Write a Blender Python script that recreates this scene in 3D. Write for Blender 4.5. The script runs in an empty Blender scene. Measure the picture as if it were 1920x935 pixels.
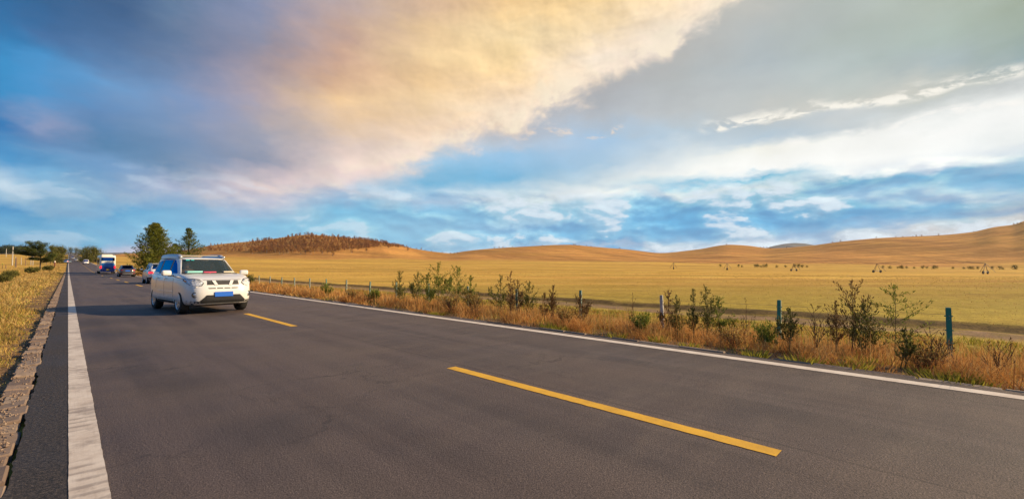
import bpy, bmesh, math, random
import numpy as np
from mathutils import Vector, Matrix, noise as mnoise
R = math.radians
rng = np.random.default_rng(7)
random.seed(11)
sc = bpy.context.scene
COL = sc.collection

# ---------------------------------------------------------------- camera
FPX, CX, CY, CH = 832.0, 960.0, 467.5, 1.388
PITCH = math.atan(32.5 / FPX)
cam_d = bpy.data.cameras.new('camera')
cam = bpy.data.objects.new('camera', cam_d); COL.objects.link(cam)
cam_d.sensor_width = 36.0
cam_d.lens = 36.0 * FPX / 1920.0
cam_d.clip_start = 0.05; cam_d.clip_end = 30000
cam.location = (0, 0, CH)
cam.rotation_euler = (R(90) + PITCH, 0, R(-45))
sc.camera = cam
S2 = math.sqrt(0.5)
FW = np.array([S2, S2, 0.0]); RT = np.array([S2, -S2, 0.0])

def ray(x, y):
    """photo pixel -> (lateral, vertical) per metre of forward distance"""
    cp, sp = math.cos(PITCH), math.sin(PITCH)
    f = FPX * cp - (CY - y) * sp
    return (x - CX) / f, (FPX * sp + (CY - y) * cp) / f
def pt(x, D, z=None, y=None):
    r, v = ray(x, 500 if y is None else y)
    p = FW * D + RT * (r * D)
    return Vector((p[0], p[1], (CH + v * D) if z is None else z))
def azel(x, y):
    r, v = ray(x, y)
    return math.atan(r), math.atan(v / math.sqrt(1 + r * r))

# ---------------------------------------------------------------- render look
sc.view_settings.view_transform = 'Standard'
sc.view_settings.look = 'None'
sc.view_settings.exposure = EXPOSURE = 0.55
sc.view_settings.gamma = 1.0
sc.view_settings.use_curve_mapping = False
sc.cycles.max_bounces = 6
sc.cycles.transparent_max_bounces = 10
sc.cycles.use_denoising = True

# ---------------------------------------------------------------- node helper
def s2l(c):
    out = []
    for v in c[:3]:
        v = v / 255.0
        out.append(v / 12.92 if v <= 0.04045 else ((v + 0.055) / 1.055) ** 2.4)
    return tuple(out)
class NT:
    def __init__(s, tree): s.t = tree; s.n = tree.nodes; s.l = tree.links
    def new(s, typ, **kw):
        n = s.n.new(typ)
        for k, v in kw.items(): setattr(n, k, v)
        return n
    def link(s, a, b): s.l.new(a, b)
    def put(s, sock, v):
        if isinstance(v, bpy.types.NodeSocket): s.l.new(v, sock)
        elif v is not None:
            if sock.type == 'RGBA' and len(v) == 3: v = (*v, 1)
            sock.default_value = v
    def m(s, op, a, b=None, c=None, clamp=False):
        n = s.new('ShaderNodeMath', operation=op, use_clamp=clamp)
        s.put(n.inputs[0], a)
        if b is not None: s.put(n.inputs[1], b)
        if c is not None: s.put(n.inputs[2], c)
        return n.outputs[0]
    def vm(s, op, a, b=None):
        n = s.new('ShaderNodeVectorMath', operation=op)
        s.put(n.inputs[0], a)
        if b is not None: s.put(n.inputs[1], b)
        return n.outputs[1] if op in ('DOT_PRODUCT', 'LENGTH', 'DISTANCE') else n.outputs[0]
    def mr(s, v, a, b, c=0.0, d=1.0, smooth=True):
        n = s.new('ShaderNodeMapRange'); n.interpolation_type = 'SMOOTHSTEP' if smooth else 'LINEAR'
        s.put(n.inputs[0], v)
        for i, q in enumerate((a, b, c, d)): s.put(n.inputs[1 + i], q)
        return n.outputs[0]
    def mix(s, f, a, b, mode='MIX'):
        n = s.new('ShaderNodeMix', data_type='RGBA', blend_type=mode)
        s.put(n.inputs[0], f); s.put(n.inputs[6], a); s.put(n.inputs[7], b)
        return n.outputs[2]
    def noise(s, vec, scale, detail=4, rough=0.55, dist=0.0, typ=None):
        n = s.new('ShaderNodeTexNoise')
        if vec is not None: s.link(vec, n.inputs['Vector'])
        n.inputs['Scale'].default_value = scale; n.inputs['Detail'].default_value = detail
        n.inputs['Roughness'].default_value = rough; n.inputs['Distortion'].default_value = dist
        return n.outputs[0]
    def ramp(s, fac, stops, interp='LINEAR'):
        n = s.new('ShaderNodeValToRGB'); cr = n.color_ramp; cr.interpolation = interp
        while len(cr.elements) < len(stops): cr.elements.new(0.5)
        for e, (p, c) in zip(cr.elements, stops):
            e.position = p; e.color = (*c, 1) if len(c) == 3 else c
        s.put(n.inputs[0], fac)
        return n.outputs[0]
    def xyz(s, v):
        n = s.new('ShaderNodeSeparateXYZ'); s.link(v, n.inputs[0]); return n.outputs
    def comb(s, x, y, z):
        n = s.new('ShaderNodeCombineXYZ')
        for i, q in enumerate((x, y, z)): s.put(n.inputs[i], q)
        return n.outputs[0]

# ---------------------------------------------------------------- sun
SUN_EL = 24.0
SUN_AZ = 135.0 - 4.0          # compass from +Y clockwise towards +X
sd = bpy.data.lights.new('sun', 'SUN'); sd.energy = 5.0; sd.angle = R(0.6); sd.color = (1.0, 0.75, 0.44)
sun = bpy.data.objects.new('sun', sd); COL.objects.link(sun)
sdir = Vector((math.sin(R(SUN_AZ)) * math.cos(R(SUN_EL)), math.cos(R(SUN_AZ)) * math.cos(R(SUN_EL)), math.sin(R(SUN_EL))))
sun.rotation_euler = sdir.to_track_quat('Z', 'Y').to_euler()

# ---------------------------------------------------------------- world
world = bpy.data.worlds.new('World'); sc.world = world; world.use_nodes = True
world.node_tree.nodes.clear()
W = NT(world.node_tree)
BG = 0.1
sky = W.new('ShaderNodeTexSky', sky_type='NISHITA', sun_disc=False)
sky.sun_elevation = R(SUN_EL); sky.sun_rotation = R(SUN_AZ); sky.air_density = 1.2; sky.dust_density = 0.8
dirv = W.new('ShaderNodeTexCoord').outputs['Generated']
dx, dy, dz = W.xyz(dirv)
fF = W.vm('DOT_PRODUCT', dirv, tuple(FW)); fR = W.vm('DOT_PRODUCT', dirv, tuple(RT))
AZ = W.m('ARCTAN2', fR, fF)
EL = W.m('ARCSINE', dz)
# cloud space: stretched so clouds lie flat near the horizon
cv = W.comb(AZ, W.m('MULTIPLY', EL, 2.2), 0.0)
n1 = W.noise(cv, 3.2, 6, 0.55)
n2 = W.noise(W.vm('ADD', cv, (7.3, 2.1, 0)), 3.2, 6, 0.55)
n3 = W.noise(W.vm('ADD', cv, (1.3, 9.1, 0)), 13, 8, 0.6)
n4 = W.noise(W.vm('ADD', cv, (4.3, 5.1, 0)), 13, 8, 0.6)
def cen(v, a): return W.m('MULTIPLY', W.m('SUBTRACT', v, 0.5), a)
AZw = W.m('ADD', AZ, W.m('ADD', cen(n1, 0.10), cen(n3, 0.10)))
ELw = W.m('ADD', EL, W.m('ADD', cen(n2, 0.05), cen(n4, 0.055)))
EL_LO, EL_HI = R(-2), R(34)
ELn = W.mr(ELw, EL_LO, EL_HI, smooth=False)

OUT = {
 0:   [(0,45,105,160),(60,48,118,175),(120,58,145,205),(180,50,140,200),(240,45,118,183),(300,75,150,205),(345,185,212,236),(375,150,195,228),(395,70,150,205),(430,110,180,225),(475,85,165,215)],
 80:  [(0,55,100,150),(60,68,112,165),(110,75,150,210),(180,75,150,210),(235,140,155,195),(265,95,135,185),(300,90,150,200),(340,130,185,225),(375,105,170,215),(410,90,165,212),(440,125,185,225),(475,100,172,220)],
 200: [(0,68,102,148),(60,78,112,158),(120,92,130,178),(160,104,156,208),(220,98,138,188),(270,82,128,172),(310,120,160,205),(345,140,175,210),(385,80,158,210),(430,125,188,228),(460,120,185,225),(474,175,195,225)],
 320: [(0,100,126,160),(100,106,128,164),(180,122,152,195),(240,116,146,186),(310,100,138,178),(350,175,190,220),(390,120,180,220),(430,130,190,228),(460,150,200,232),(474,215,205,225)],
 480: [(0,150,155,185),(200,180,165,175),(300,150,160,180),(380,190,205,222),(400,150,190,222),(420,130,195,232),(465,155,205,235)],
 640: [(0,190,175,170),(200,205,190,180),(320,200,205,215),(352,165,205,235),(390,130,195,230),(430,152,208,236),(470,145,205,238)],
 800: [(0,215,195,170),(240,205,200,200),(300,158,202,235),(340,120,186,226),(378,205,222,238),(400,150,205,236),(430,165,212,238),(470,150,205,238)],
 960: [(0,200,190,180),(200,190,188,192),(240,186,190,202),(270,190,205,225),(290,158,200,236),(335,118,184,226),(372,215,232,242),(400,160,212,238),(430,170,210,238),(455,140,200,238),(470,190,215,235)],
 1120:[(0,200,195,185),(160,180,180,184),(215,184,190,200),(260,168,200,232),(310,172,202,228),(345,225,235,240),(362,248,248,246),(385,170,215,238),(430,132,196,236),(450,130,195,235),(458,210,220,235),(466,120,190,235)],
 1280:[(0,200,196,188),(90,186,184,182),(150,184,188,190),(205,194,198,202),(250,188,206,222),(290,225,232,236),(325,250,250,248),(345,160,210,235),(358,225,236,240),(372,140,200,230),(410,110,186,234),(440,120,188,232),(456,185,208,232)],
 1440:[(0,194,194,190),(60,184,190,192),(120,180,190,196),(185,196,200,200),(212,205,204,200),(225,192,202,210),(258,186,205,222),(280,248,247,240),(318,255,255,255),(332,110,188,222),(350,225,238,242),(362,150,205,230),(410,108,182,230),(435,150,195,228),(450,190,208,230)],
 1600:[(0,182,190,186),(60,180,190,186),(120,184,196,196),(170,196,200,196),(192,214,212,205),(206,206,210,212),(235,200,208,214),(262,250,250,248),(322,255,255,255),(338,112,182,216),(370,190,215,235),(385,120,185,220),(415,108,178,222),(440,185,200,220)],
 1760:[(0,176,186,176),(60,172,186,180),(120,172,186,190),(160,205,205,198),(176,208,210,204),(190,205,210,210),(225,240,242,242),(250,255,255,255),(312,250,252,253),(328,120,182,214),(355,165,205,228),(375,205,220,232),(392,120,182,218),(420,180,200,218),(440,205,205,212)],
 1920:[(0,162,174,158),(60,160,175,165),(120,156,176,182),(145,196,202,200),(158,200,204,206),(190,238,240,240),(215,250,250,250),(290,225,232,236),(318,170,205,220),(330,115,178,210),(365,168,196,220),(390,150,180,205),(412,205,202,206)],
}
INN = {
 320: [(0,100,126,160),(100,106,128,164),(180,124,152,195),(240,122,146,186),(300,106,138,176),(345,205,198,215),(390,210,209,206)],
 480: [(0,134,146,172),(60,138,145,165),(120,156,148,156),(180,186,170,168),(240,160,162,172),(300,140,152,172),(345,230,210,207),(400,205,196,211)],
 640: [(0,195,176,168),(60,200,170,150),(120,206,170,143),(150,216,178,143),(185,243,206,153),(235,228,201,168),(275,222,203,188),(300,244,220,203),(350,242,220,211)],
 800: [(0,220,188,153),(60,235,203,153),(110,251,220,163),(150,248,212,155),(190,251,220,168),(240,243,216,181),(290,250,230,207),(350,250,228,213)],
 960: [(0,245,208,145),(60,254,228,171),(90,253,224,163),(130,252,220,161),(180,251,224,183),(220,255,234,203),(300,255,228,203)],
 1120:[(0,250,218,155),(60,252,228,181),(110,254,238,211),(150,252,232,203),(220,250,233,215)],
 1280:[(0,252,230,189),(60,251,236,211),(95,245,228,208),(200,240,226,213)],
 1440:[(0,250,233,208),(60,248,233,215),(200,235,223,215)],
}
def grid(cols):
    xs = sorted(cols); prev = None
    for i, x in enumerate(xs):
        a = azel(x, 300)[0]
        stops = []
        for (y, r, g, b) in reversed(cols[x]):
            e = azel(x, y)[1]
            stops.append((min(1, max(0, (e - EL_LO) / (EL_HI - EL_LO))), s2l((r, g, b))))
        c = W.ramp(ELn, stops, 'EASE' if False else 'LINEAR')
        if prev is None: prev = c
        else: prev = W.mix(W.mr(AZw, pa, a, smooth=False), prev, c)
        pa = a
    return prev
g_out = grid(OUT); g_in = grid(INN)
# lower right edge of the big sunlit cloud: elevation of the edge as a function of azimuth
EDGE = [(-200,430),(200,420),(330,378),(400,396),(520,396),(640,362),(720,345),(780,318),(830,275),(900,262),(970,250),(1010,225),(1045,190),(1160,158),(1230,118),(1300,80),(1350,40),(1400,0),(1480,-70),(1700,-300)]
est = []
a0, a1 = azel(-200, 300)[0], azel(1700, 300)[0]
for x, y in EDGE:
    a, e = azel(x, y)
    est.append(((a - a0) / (a1 - a0), (e / R(60),) * 3))
AZe = W.m('ADD', AZ, W.m('ADD', cen(n1, 0.16), cen(n4, 0.12)))
edge = W.m('MULTIPLY', W.ramp(W.mr(AZe, a0, a1, smooth=False), est), R(60))
dE = W.m('SUBTRACT', W.m('ADD', EL, W.m('ADD', cen(n2, 0.03), cen(n3, 0.065))), edge)
n7 = W.noise(W.comb(AZ, W.m('MULTIPLY', EL, 1.3), 5.0), 11, 8, 0.62, 0.35)
dE = W.m('ADD', dE, W.m('MULTIPLY', cen(n7, 0.16), W.mr(AZ, azel(700, 300)[0], azel(1000, 300)[0], 0.15, 1.0)))
soft = W.mr(AZ, azel(330, 300)[0], azel(900, 300)[0], 0.08, 0.042)
mk = W.mr(dE, W.m('MULTIPLY', soft, -0.6), soft)
mk = W.m('MULTIPLY', mk, W.mr(AZ, azel(230, 300)[0], azel(520, 300)[0]))
col = W.mix(mk, g_out, g_in)
# soft mottling, relief-lit billows, crisp low cumulus, torn bright rims to the right
def relief(vec, off, scale, det=7, rough=0.55, dist=0.2):
    a_ = W.noise(vec, scale, det, rough, dist); b_ = W.noise(W.vm('ADD', vec, off), scale, det, rough, dist)
    return W.m('SUBTRACT', a_, b_), a_
cvi = W.comb(AZ, W.m('MULTIPLY', EL, 1.5), 11.0)
rl1, n5 = relief(cvi, (0.02, 0.025, 0), 6.0)
rl2, _ = relief(cvi, (0.006, 0.008, 0), 17.0, 6)
inn_amt = W.m('MULTIPLY', mk, W.mr(AZ, azel(500, 300)[0], azel(1050, 300)[0], 0.25, 1.0))
gain = W.m('ADD', W.m('ADD', 1.0, cen(n5, 0.36)), W.m('MULTIPLY', inn_amt, W.m('ADD', W.m('MULTIPLY', rl1, 0.7), W.m('MULTIPLY', rl2, 0.5))))
col = W.vm('MULTIPLY', col, W.comb(gain, W.m('MULTIPLY', gain, W.m('SUBTRACT', 1.0, W.m('MULTIPLY', mk, 0.025))), W.m('ADD', W.m('MULTIPLY', gain, 0.97), W.m('MULTIPLY', mk, 0.06))))
# a shaded band just outside the sunlit edge, a bright lip just inside it
lip = W.m('MULTIPLY', W.m('MULTIPLY', W.mr(dE, 0.0, 0.03), W.mr(dE, 0.10, 0.03)), W.mr(n7, 0.42, 0.62))
lip = W.m('MULTIPLY', lip, W.mr(AZ, azel(380, 300)[0], azel(900, 300)[0], 0.15, 0.75))
col = W.mix(lip, col, s2l((255, 241, 214)))
cv2 = W.comb(AZ, W.m('MULTIPLY', EL, 2.4), 3.0)
rl3, nb = relief(cv2, (0.008, 0.022, 0), 8.5, 9, 0.53, 0.2)
low = W.m('MULTIPLY', W.mr(EL, R(11.0), R(8.0)), W.mr(EL, R(-1), R(1.6)))
azr = W.mr(AZ, R(-35), R(5), 0.35, 1.0)
blue = W.m('MULTIPLY', W.m('MULTIPLY', W.mr(nb, 0.53, 0.43), low), W.m('MULTIPLY', azr, 0.40))
col = W.mix(blue, col, s2l((70, 155, 215)))
lowm = W.m('MULTIPLY', W.m('MULTIPLY', W.mr(nb, 0.52, 0.585), low), W.m('MULTIPLY', azr, W.mr(rl3, -0.05, 0.05, 0.15, 0.85)))
col = W.mix(lowm, col, s2l((214, 226, 240)))
g3 = W.m('ADD', 1.0, W.m('MULTIPLY', W.m('MULTIPLY', rl3, 1.5), W.m('MULTIPLY', low, azr)))
col = W.vm('MULTIPLY', col, W.comb(g3, g3, W.m('ADD', 0.3, W.m('MULTIPLY', g3, 0.7))))
# torn bright gaps along the far cloud bank (two lines)
def rimline(ptsl, wdt, thr, amt, c):
    global col
    st = []; a0_, a1_ = azel(ptsl[0][0], 300)[0], azel(ptsl[-1][0], 300)[0]
    for x, y in ptsl:
        a, e = azel(x, y); st.append(((a - a0_) / (a1_ - a0_), (e / R(60),) * 3))
    ee = W.m('MULTIPLY', W.ramp(W.mr(AZ, a0_, a1_, smooth=False), st), R(60))
    d = W.m('SUBTRACT', W.m('ADD', EL, cen(n4, 0.035)), ee)
    m_ = W.m('MULTIPLY', W.mr(d, -0.004, 0.006), W.mr(d, wdt, wdt * 0.25))
    m_ = W.m('MULTIPLY', m_, W.mr(W.noise(W.vm('ADD', cv2, (ptsl[0][1] * 0.1, 0, 0)), 15, 7, 0.6, 0.3), thr, thr + 0.10))
    m_ = W.m('MULTIPLY', m_, W.m('MULTIPLY', W.mr(AZ, a0_, a0_ + 0.05), W.mr(AZ, a1_, a1_ - 0.03)))
    col = W.mix(W.m('MULTIPLY', m_, amt), col, c)
rimline([(1300, 250), (1360, 244), (1450, 226), (1550, 210), (1640, 200), (1740, 180), (1830, 158), (1960, 140)], 0.026, 0.42, 0.95, s2l((255, 250, 238)))
rimline([(1440, 282), (1530, 268), (1620, 254), (1700, 240), (1800, 215), (1960, 190)], 0.018, 0.42, 0.85, s2l((255, 252, 246)))
rimline([(960, 262), (1040, 250), (1110, 265), (1180, 240)], 0.02, 0.5, 0.7, s2l((250, 225, 200)))
# out of the photo's range: even grey-blue cloud over the clear sky
n6 = W.mr(W.noise(W.comb(dx, dy, W.m('MULTIPLY', dz, 2.5)), 1.6, 7, 0.55), 0.4, 0.62)
rest = W.mix(n6, W.vm('MULTIPLY', sky.outputs[0], (0.030, 0.042, 0.058)), s2l((100, 160, 228)))
inaz = W.m('MULTIPLY', W.mr(AZ, R(-78), R(-58)), W.mr(AZ, R(78), R(58)))
inside = W.m('MULTIPLY', inaz, W.mr(EL, R(60), R(38)))
col = W.mix(inside, rest, col)
# thin veil of the physical sky everywhere
veil = W.vm('MULTIPLY', sky.outputs[0], (0.10, 0.10, 0.10))
col = W.mix(0.05, col, veil)
col = W.vm('MULTIPLY', col, (2 ** -EXPOSURE / BG,) * 3)
bgn = W.new('ShaderNodeBackground'); W.link(col, bgn.inputs[0]); bgn.inputs[1].default_value = BG
wo = W.new('ShaderNodeOutputWorld'); W.link(bgn.outputs[0], wo.inputs[0])
world.cycles.sampling_method = 'MANUAL'; world.cycles.sample_map_resolution = 512

# ---------------------------------------------------------------- object helpers
MATS = {}
def material(name, build=None, color=(0.5, 0.5, 0.5), rough=0.6, metal=0.0, spec=0.5, coat=0.0, vary=0.0, scale=8.0, emit=None, trans=0.0, alpha=1.0, bump=0.0):
    if name in MATS: return MATS[name]
    m = bpy.data.materials.new(name); m.use_nodes = True
    t = NT(m.node_tree); b = t.n['Principled BSDF']
    b.inputs['Base Color'].default_value = (*color, 1); b.inputs['Roughness'].default_value = rough
    b.inputs['Metallic'].default_value = metal; b.inputs['Specular IOR Level'].default_value = spec
    b.inputs['Coat Weight'].default_value = coat; b.inputs['Coat Roughness'].default_value = 0.05
    b.inputs['Transmission Weight'].default_value = trans; b.inputs['Alpha'].default_value = alpha
    if emit: b.inputs['Emission Color'].default_value = (*emit[:3], 1); b.inputs['Emission Strength'].default_value = emit[3]
    if vary or bump:
        co = t.new('ShaderNodeTexCoord').outputs['Object']
        nz = t.noise(co, scale, 5, 0.6)
        if vary:
            g = t.mr(nz, 0.3, 0.7, 1 - vary, 1 + vary)
            t.link(t.vm('MULTIPLY', (*color,), t.comb(g, g, g)), b.inputs['Base Color'])
        if bump:
            bp = t.new('ShaderNodeBump'); bp.inputs['Strength'].default_value = bump; bp.inputs['Distance'].default_value = 0.02
            t.link(nz, bp.inputs['Height']); t.link(bp.outputs[0], b.inputs['Normal'])
    if build: build(t, b)
    MATS[name] = m
    return m
def mesh_np(name, V, F, mat=None, smooth=False, parent=None, attr=None, loc=None):
    """V (n,3) array; F list of faces or (m,k) array"""
    me = bpy.data.meshes.new(name)
    V = np.asarray(V, dtype=np.float32)
    if isinstance(F, np.ndarray):
        k = F.shape[1]; n = len(F)
        me.vertices.add(len(V)); me.vertices.foreach_set('co', V.ravel())
        me.loops.add(n * k); me.loops.foreach_set('vertex_index', F.astype(np.int32).ravel())
        me.polygons.add(n); me.polygons.foreach_set('loop_start', np.arange(0, n * k, k, dtype=np.int32))
        try: me.polygons.foreach_set('loop_total', np.full(n, k, dtype=np.int32))
        except Exception: pass
        me.update(calc_edges=True)
    else:
        me.from_pydata([tuple(v) for v in V.tolist()], [], F); me.update()
    if attr is not None:
        a = me.attributes.new('tone', 'FLOAT', 'POINT'); a.data.foreach_set('value', np.asarray(attr, dtype=np.float32))
    me.polygons.foreach_set('use_smooth', np.full(len(me.polygons), smooth, dtype=bool))
    if mat: me.materials.append(mat)
    o = bpy.data.objects.new(name, me); COL.objects.link(o)
    if parent: o.parent = parent
    if loc is not None: o.location = loc
    return o
def tag(o, label=None, cat=None, group=None, kind=None):
    if label: o['label'] = label
    if cat: o['category'] = cat
    if group: o['group'] = group
    if kind: o['kind'] = kind
    return o
def empty(name, loc, rz=0.0, label=None, cat=None, group=None):
    o = bpy.data.objects.new(name, None); COL.objects.link(o); o.empty_display_size = 0.3
    o.location = loc; o.rotation_euler = (0, 0, rz)
    return tag(o, label, cat, group)
def copy_tree(o, parent=None):
    c = o.copy(); COL.objects.link(c); c.parent = parent
    for ch in list(o.children): copy_tree(ch, c)
    return c
# ---------------------------------------------------------------- terrain heights
_ry = [-400, 75, 102, 129, 160, 202, 231, 366, 448, 600, 760, 900, 1100, 3000]
_rz = [0, 0, .05, .3, .85, 1.75, 2.27, 5.3, 7.6, 11.9, 15.9, 16.2, 14.0, 10]
def smooth_interp(x, xs, ys):
    """monotone cubic through knots"""
    xs = np.asarray(xs, float); ys = np.asarray(ys, float); x = np.clip(np.asarray(x, float), xs[0], xs[-1])
    h = np.diff(xs); d = np.diff(ys) / h
    m = np.zeros_like(ys); m[0] = d[0]; m[-1] = d[-1]
    for i in range(1, len(xs) - 1):
        m[i] = 0 if d[i - 1] * d[i] <= 0 else 2 * d[i - 1] * d[i] / (d[i - 1] + d[i])
    k = np.clip(np.searchsorted(xs, x) - 1, 0, len(xs) - 2)
    t = (x - xs[k]) / h[k]
    return ((2*t**3-3*t**2+1)*ys[k] + (t**3-2*t**2+t)*h[k]*m[k] + (-2*t**3+3*t**2)*ys[k+1] + (t**3-t**2)*h[k]*m[k+1])
def zroad(Y): return smooth_interp(Y, _ry, _rz)
def sstep(x, a, b):
    t = np.clip((x - a) / (b - a), 0, 1); return t * t * (3 - 2 * t)
SKYL = [(-400,474),(0,475),(128,476.5),(200,475.5),(300,475),(350,468),(385,461.5),(417,457),(467,452.5),(505,448.5),(540,443.5),(575,440),(605,441.5),(655,446),(705,451.5),(742,458.5),(780,466.5),(817,472),(845,474.5),(870,471),(907,467),(981,462.5),(1065,459),(1110,462.5),(1177,468),(1239,474.3),(1307,468),(1369,459),(1400,460.5),(1447,465.5),(1515,461),(1582,452.5),(1656,446),(1762,441),(1824,435),(1869,425.5),(1903,421),(1930,413),(2100,395),(2600,380)]
CD = [(-400,900),(330,900),(575,820),(845,930),(1065,1150),(1240,1300),(1369,1250),(1500,950),(1760,850),(2000,800),(2600,800)]
COLX = [-400, 0, 128, 300, 480, 600, 840, 1220, 1500, 1920, 2600]
Y120 = [507, 507, 506.5, 507, 508, 508.5, 509, 511, 513, 515, 516]
Y300 = [486.5, 486.5, 486.4, 489, 493, 495, 497, 501, 505, 509, 511]
Y500 = [480, 480, 480, 482, 485.5, 487, 488, 491, 497, 503, 505]
def fbm(X, Y, s, seed, octv=4):
    out = np.zeros_like(X); a = 1.0
    r = np.random.default_rng(seed)
    for _ in range(octv):
        for __ in range(3):
            th = r.uniform(0, 2 * np.pi); ph = r.uniform(0, 2 * np.pi)
            out += a * np.sin((X * np.cos(th) + Y * np.sin(th)) / s * 2 * np.pi + ph + 1.3*np.sin((X*np.sin(th)-Y*np.cos(th))/s*2.7+ph)) / 3
        a *= 0.5; s *= 0.5
    return out
def height(X, Y):
    X = np.asarray(X, float); Y = np.asarray(Y, float)
    F = (X + Y) * S2; L = (X - Y) * S2
    Fs = np.maximum(F, 1.0)
    cx = np.clip(L / Fs * (FPX / math.cos(PITCH)) + CX, -400, 2600)
    zz = []
    def vz(ycol, D):
        sp, cp = math.sin(PITCH), math.cos(PITCH)
        f = FPX * cp - (CY - ycol) * sp
        return CH + (FPX * sp + (CY - ycol) * cp) / f * D
    sk = smooth_interp(cx, [a for a, b in SKYL], [b for a, b in SKYL])
    cd = smooth_interp(cx, [a for a, b in CD], [b for a, b in CD])
    z60 = np.full_like(X, -0.6)
    z120 = vz(np.interp(cx, COLX, Y120), 120); z300 = vz(np.interp(cx, COLX, Y300), 300); z500 = vz(np.interp(cx, COLX, Y500), 500)
    zc = vz(sk, cd)
    z = np.where(F < 60, z60, 0)
    def seg(a, b, za, zb, z):
        t = np.clip((F - a) / (b - a), 0, 1)
        return np.where((F >= a) & (F < b), za + (zb - za) * t, z)
    z = seg(60, 120, z60, z120, z); z = seg(120, 300, z120, z300, z); z = seg(300, 500, z300, z500, z)
    t = np.clip((F - 500) / (cd - 500), 0, 1)
    hill = np.clip((zc - z500) / 40, 0, 1)
    te = t * (1 - hill) + (t * t * (3 - 2 * t)) * hill
    te = 0.35 * t + 0.65 * te
    z = np.where((F >= 500) & (F < cd), z500 + (zc - z500) * te, z)
    z = np.where(F >= cd, zc - (F - cd) ** 1.0 * 0.035 * (1 + hill) * np.clip((F - cd) / 150, 0, 1) - 0.0, z)
    z = np.maximum(z, -30)
    z = z + fbm(X, Y, 160, 3, 4) * np.clip((F - 200) / 500, 0, 1) * 0.9 * np.clip((cd - F) / 250, 0.1, 1) 
    # wide low swell on the near fields
    z = z + fbm(X, Y, 23, 5, 3) * 0.05 * np.clip((np.abs(X - 3.5) - 12) / 15, 0, 1)
    # bank at the far side of the dirt track
    z = z + 0.16 * sstep(X + 0.18 * np.sin(Y * 0.35) + 0.12 * np.sin(Y * 1.3), 20.3, 20.75) * (F > 0) * sstep(-Y, -260, -160)
    # road corridor
    zr = zroad(Y)
    rightw = sstep(X, 8.0, 12.5 + 0.06 * np.maximum(Y, 0)); leftw = sstep(-X, 1.0, 5.5 + 0.1 * np.maximum(Y, 0))
    lim = 0.5 + 0 * Y
    zl = np.where(F < 2, -0.6, z)
    zl2 = np.minimum(zl, 1e9)
    near = np.clip((220 - Y) / 150, 0, 1)
    zleft = zr - 0.55 - 0.1 * near
    wfarL = sstep(-X, 40 + 0 * Y, 200)
    zleft = zleft * (1 - wfarL) + zl2 * wfarL
    out = np.where(X > 3.5, (zr - 0.07) * (1 - rightw) + zl2 * rightw, (zr - 0.07) * (1 - leftw) + zleft * leftw)
    out = out + np.where((X > 7.9) | (X < -0.9), fbm(X, Y, 2.3, 9, 3) * 0.03 * np.clip((60 - np.abs(Y)) / 60, 0, 1), 0)
    return out
def ground(x, y): return float(height(np.array([x]), np.array([y]))[0])
def hit(px, py, lo=8.0, hi=1500.0):
    """first ground point seen at photo pixel (px,py)"""
    r, v = ray(px, py)
    D = np.geomspace(lo, hi, 3000)
    P = FW[None, :] * D[:, None] + RT[None, :] * (r * D)[:, None]
    z = height(P[:, 0], P[:, 1])
    k = np.argmax(z >= CH + v * D)
    if not (z >= CH + v * D).any(): k = len(D) - 1
    return Vector((P[k, 0], P[k, 1], z[k])), D[k]

def geo(a, b, step, grow):
    out = [a]
    while out[-1] < b:
        out.append(out[-1] + step); step *= grow
    return out
xr = geo(9.0, 2600, 0.30, 1.022); xl = [-v for v in geo(1.4, 2200, 0.35, 1.030)]
xm = list(np.linspace(-1.4, 9.0, 27)[1:-1])
gx = np.array(sorted(xl) + xm + xr)
yf = geo(6.0, 3000, 0.5, 1.018); yb = [-v for v in geo(6.5, 1500, 0.6, 1.06)]
gy = np.array(sorted(yb) + list(np.linspace(-6, 5.5, 24)) + yf)
GX, GY = np.meshgrid(gx, gy)
GZ = height(GX, GY)
nx, ny = len(gx), len(gy)
idx = np.arange(nx * ny).reshape(ny, nx)
Fq = np.stack([idx[:-1, :-1].ravel(), idx[:-1, 1:].ravel(), idx[1:, 1:].ravel(), idx[1:, :-1].ravel()], 1)

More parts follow.
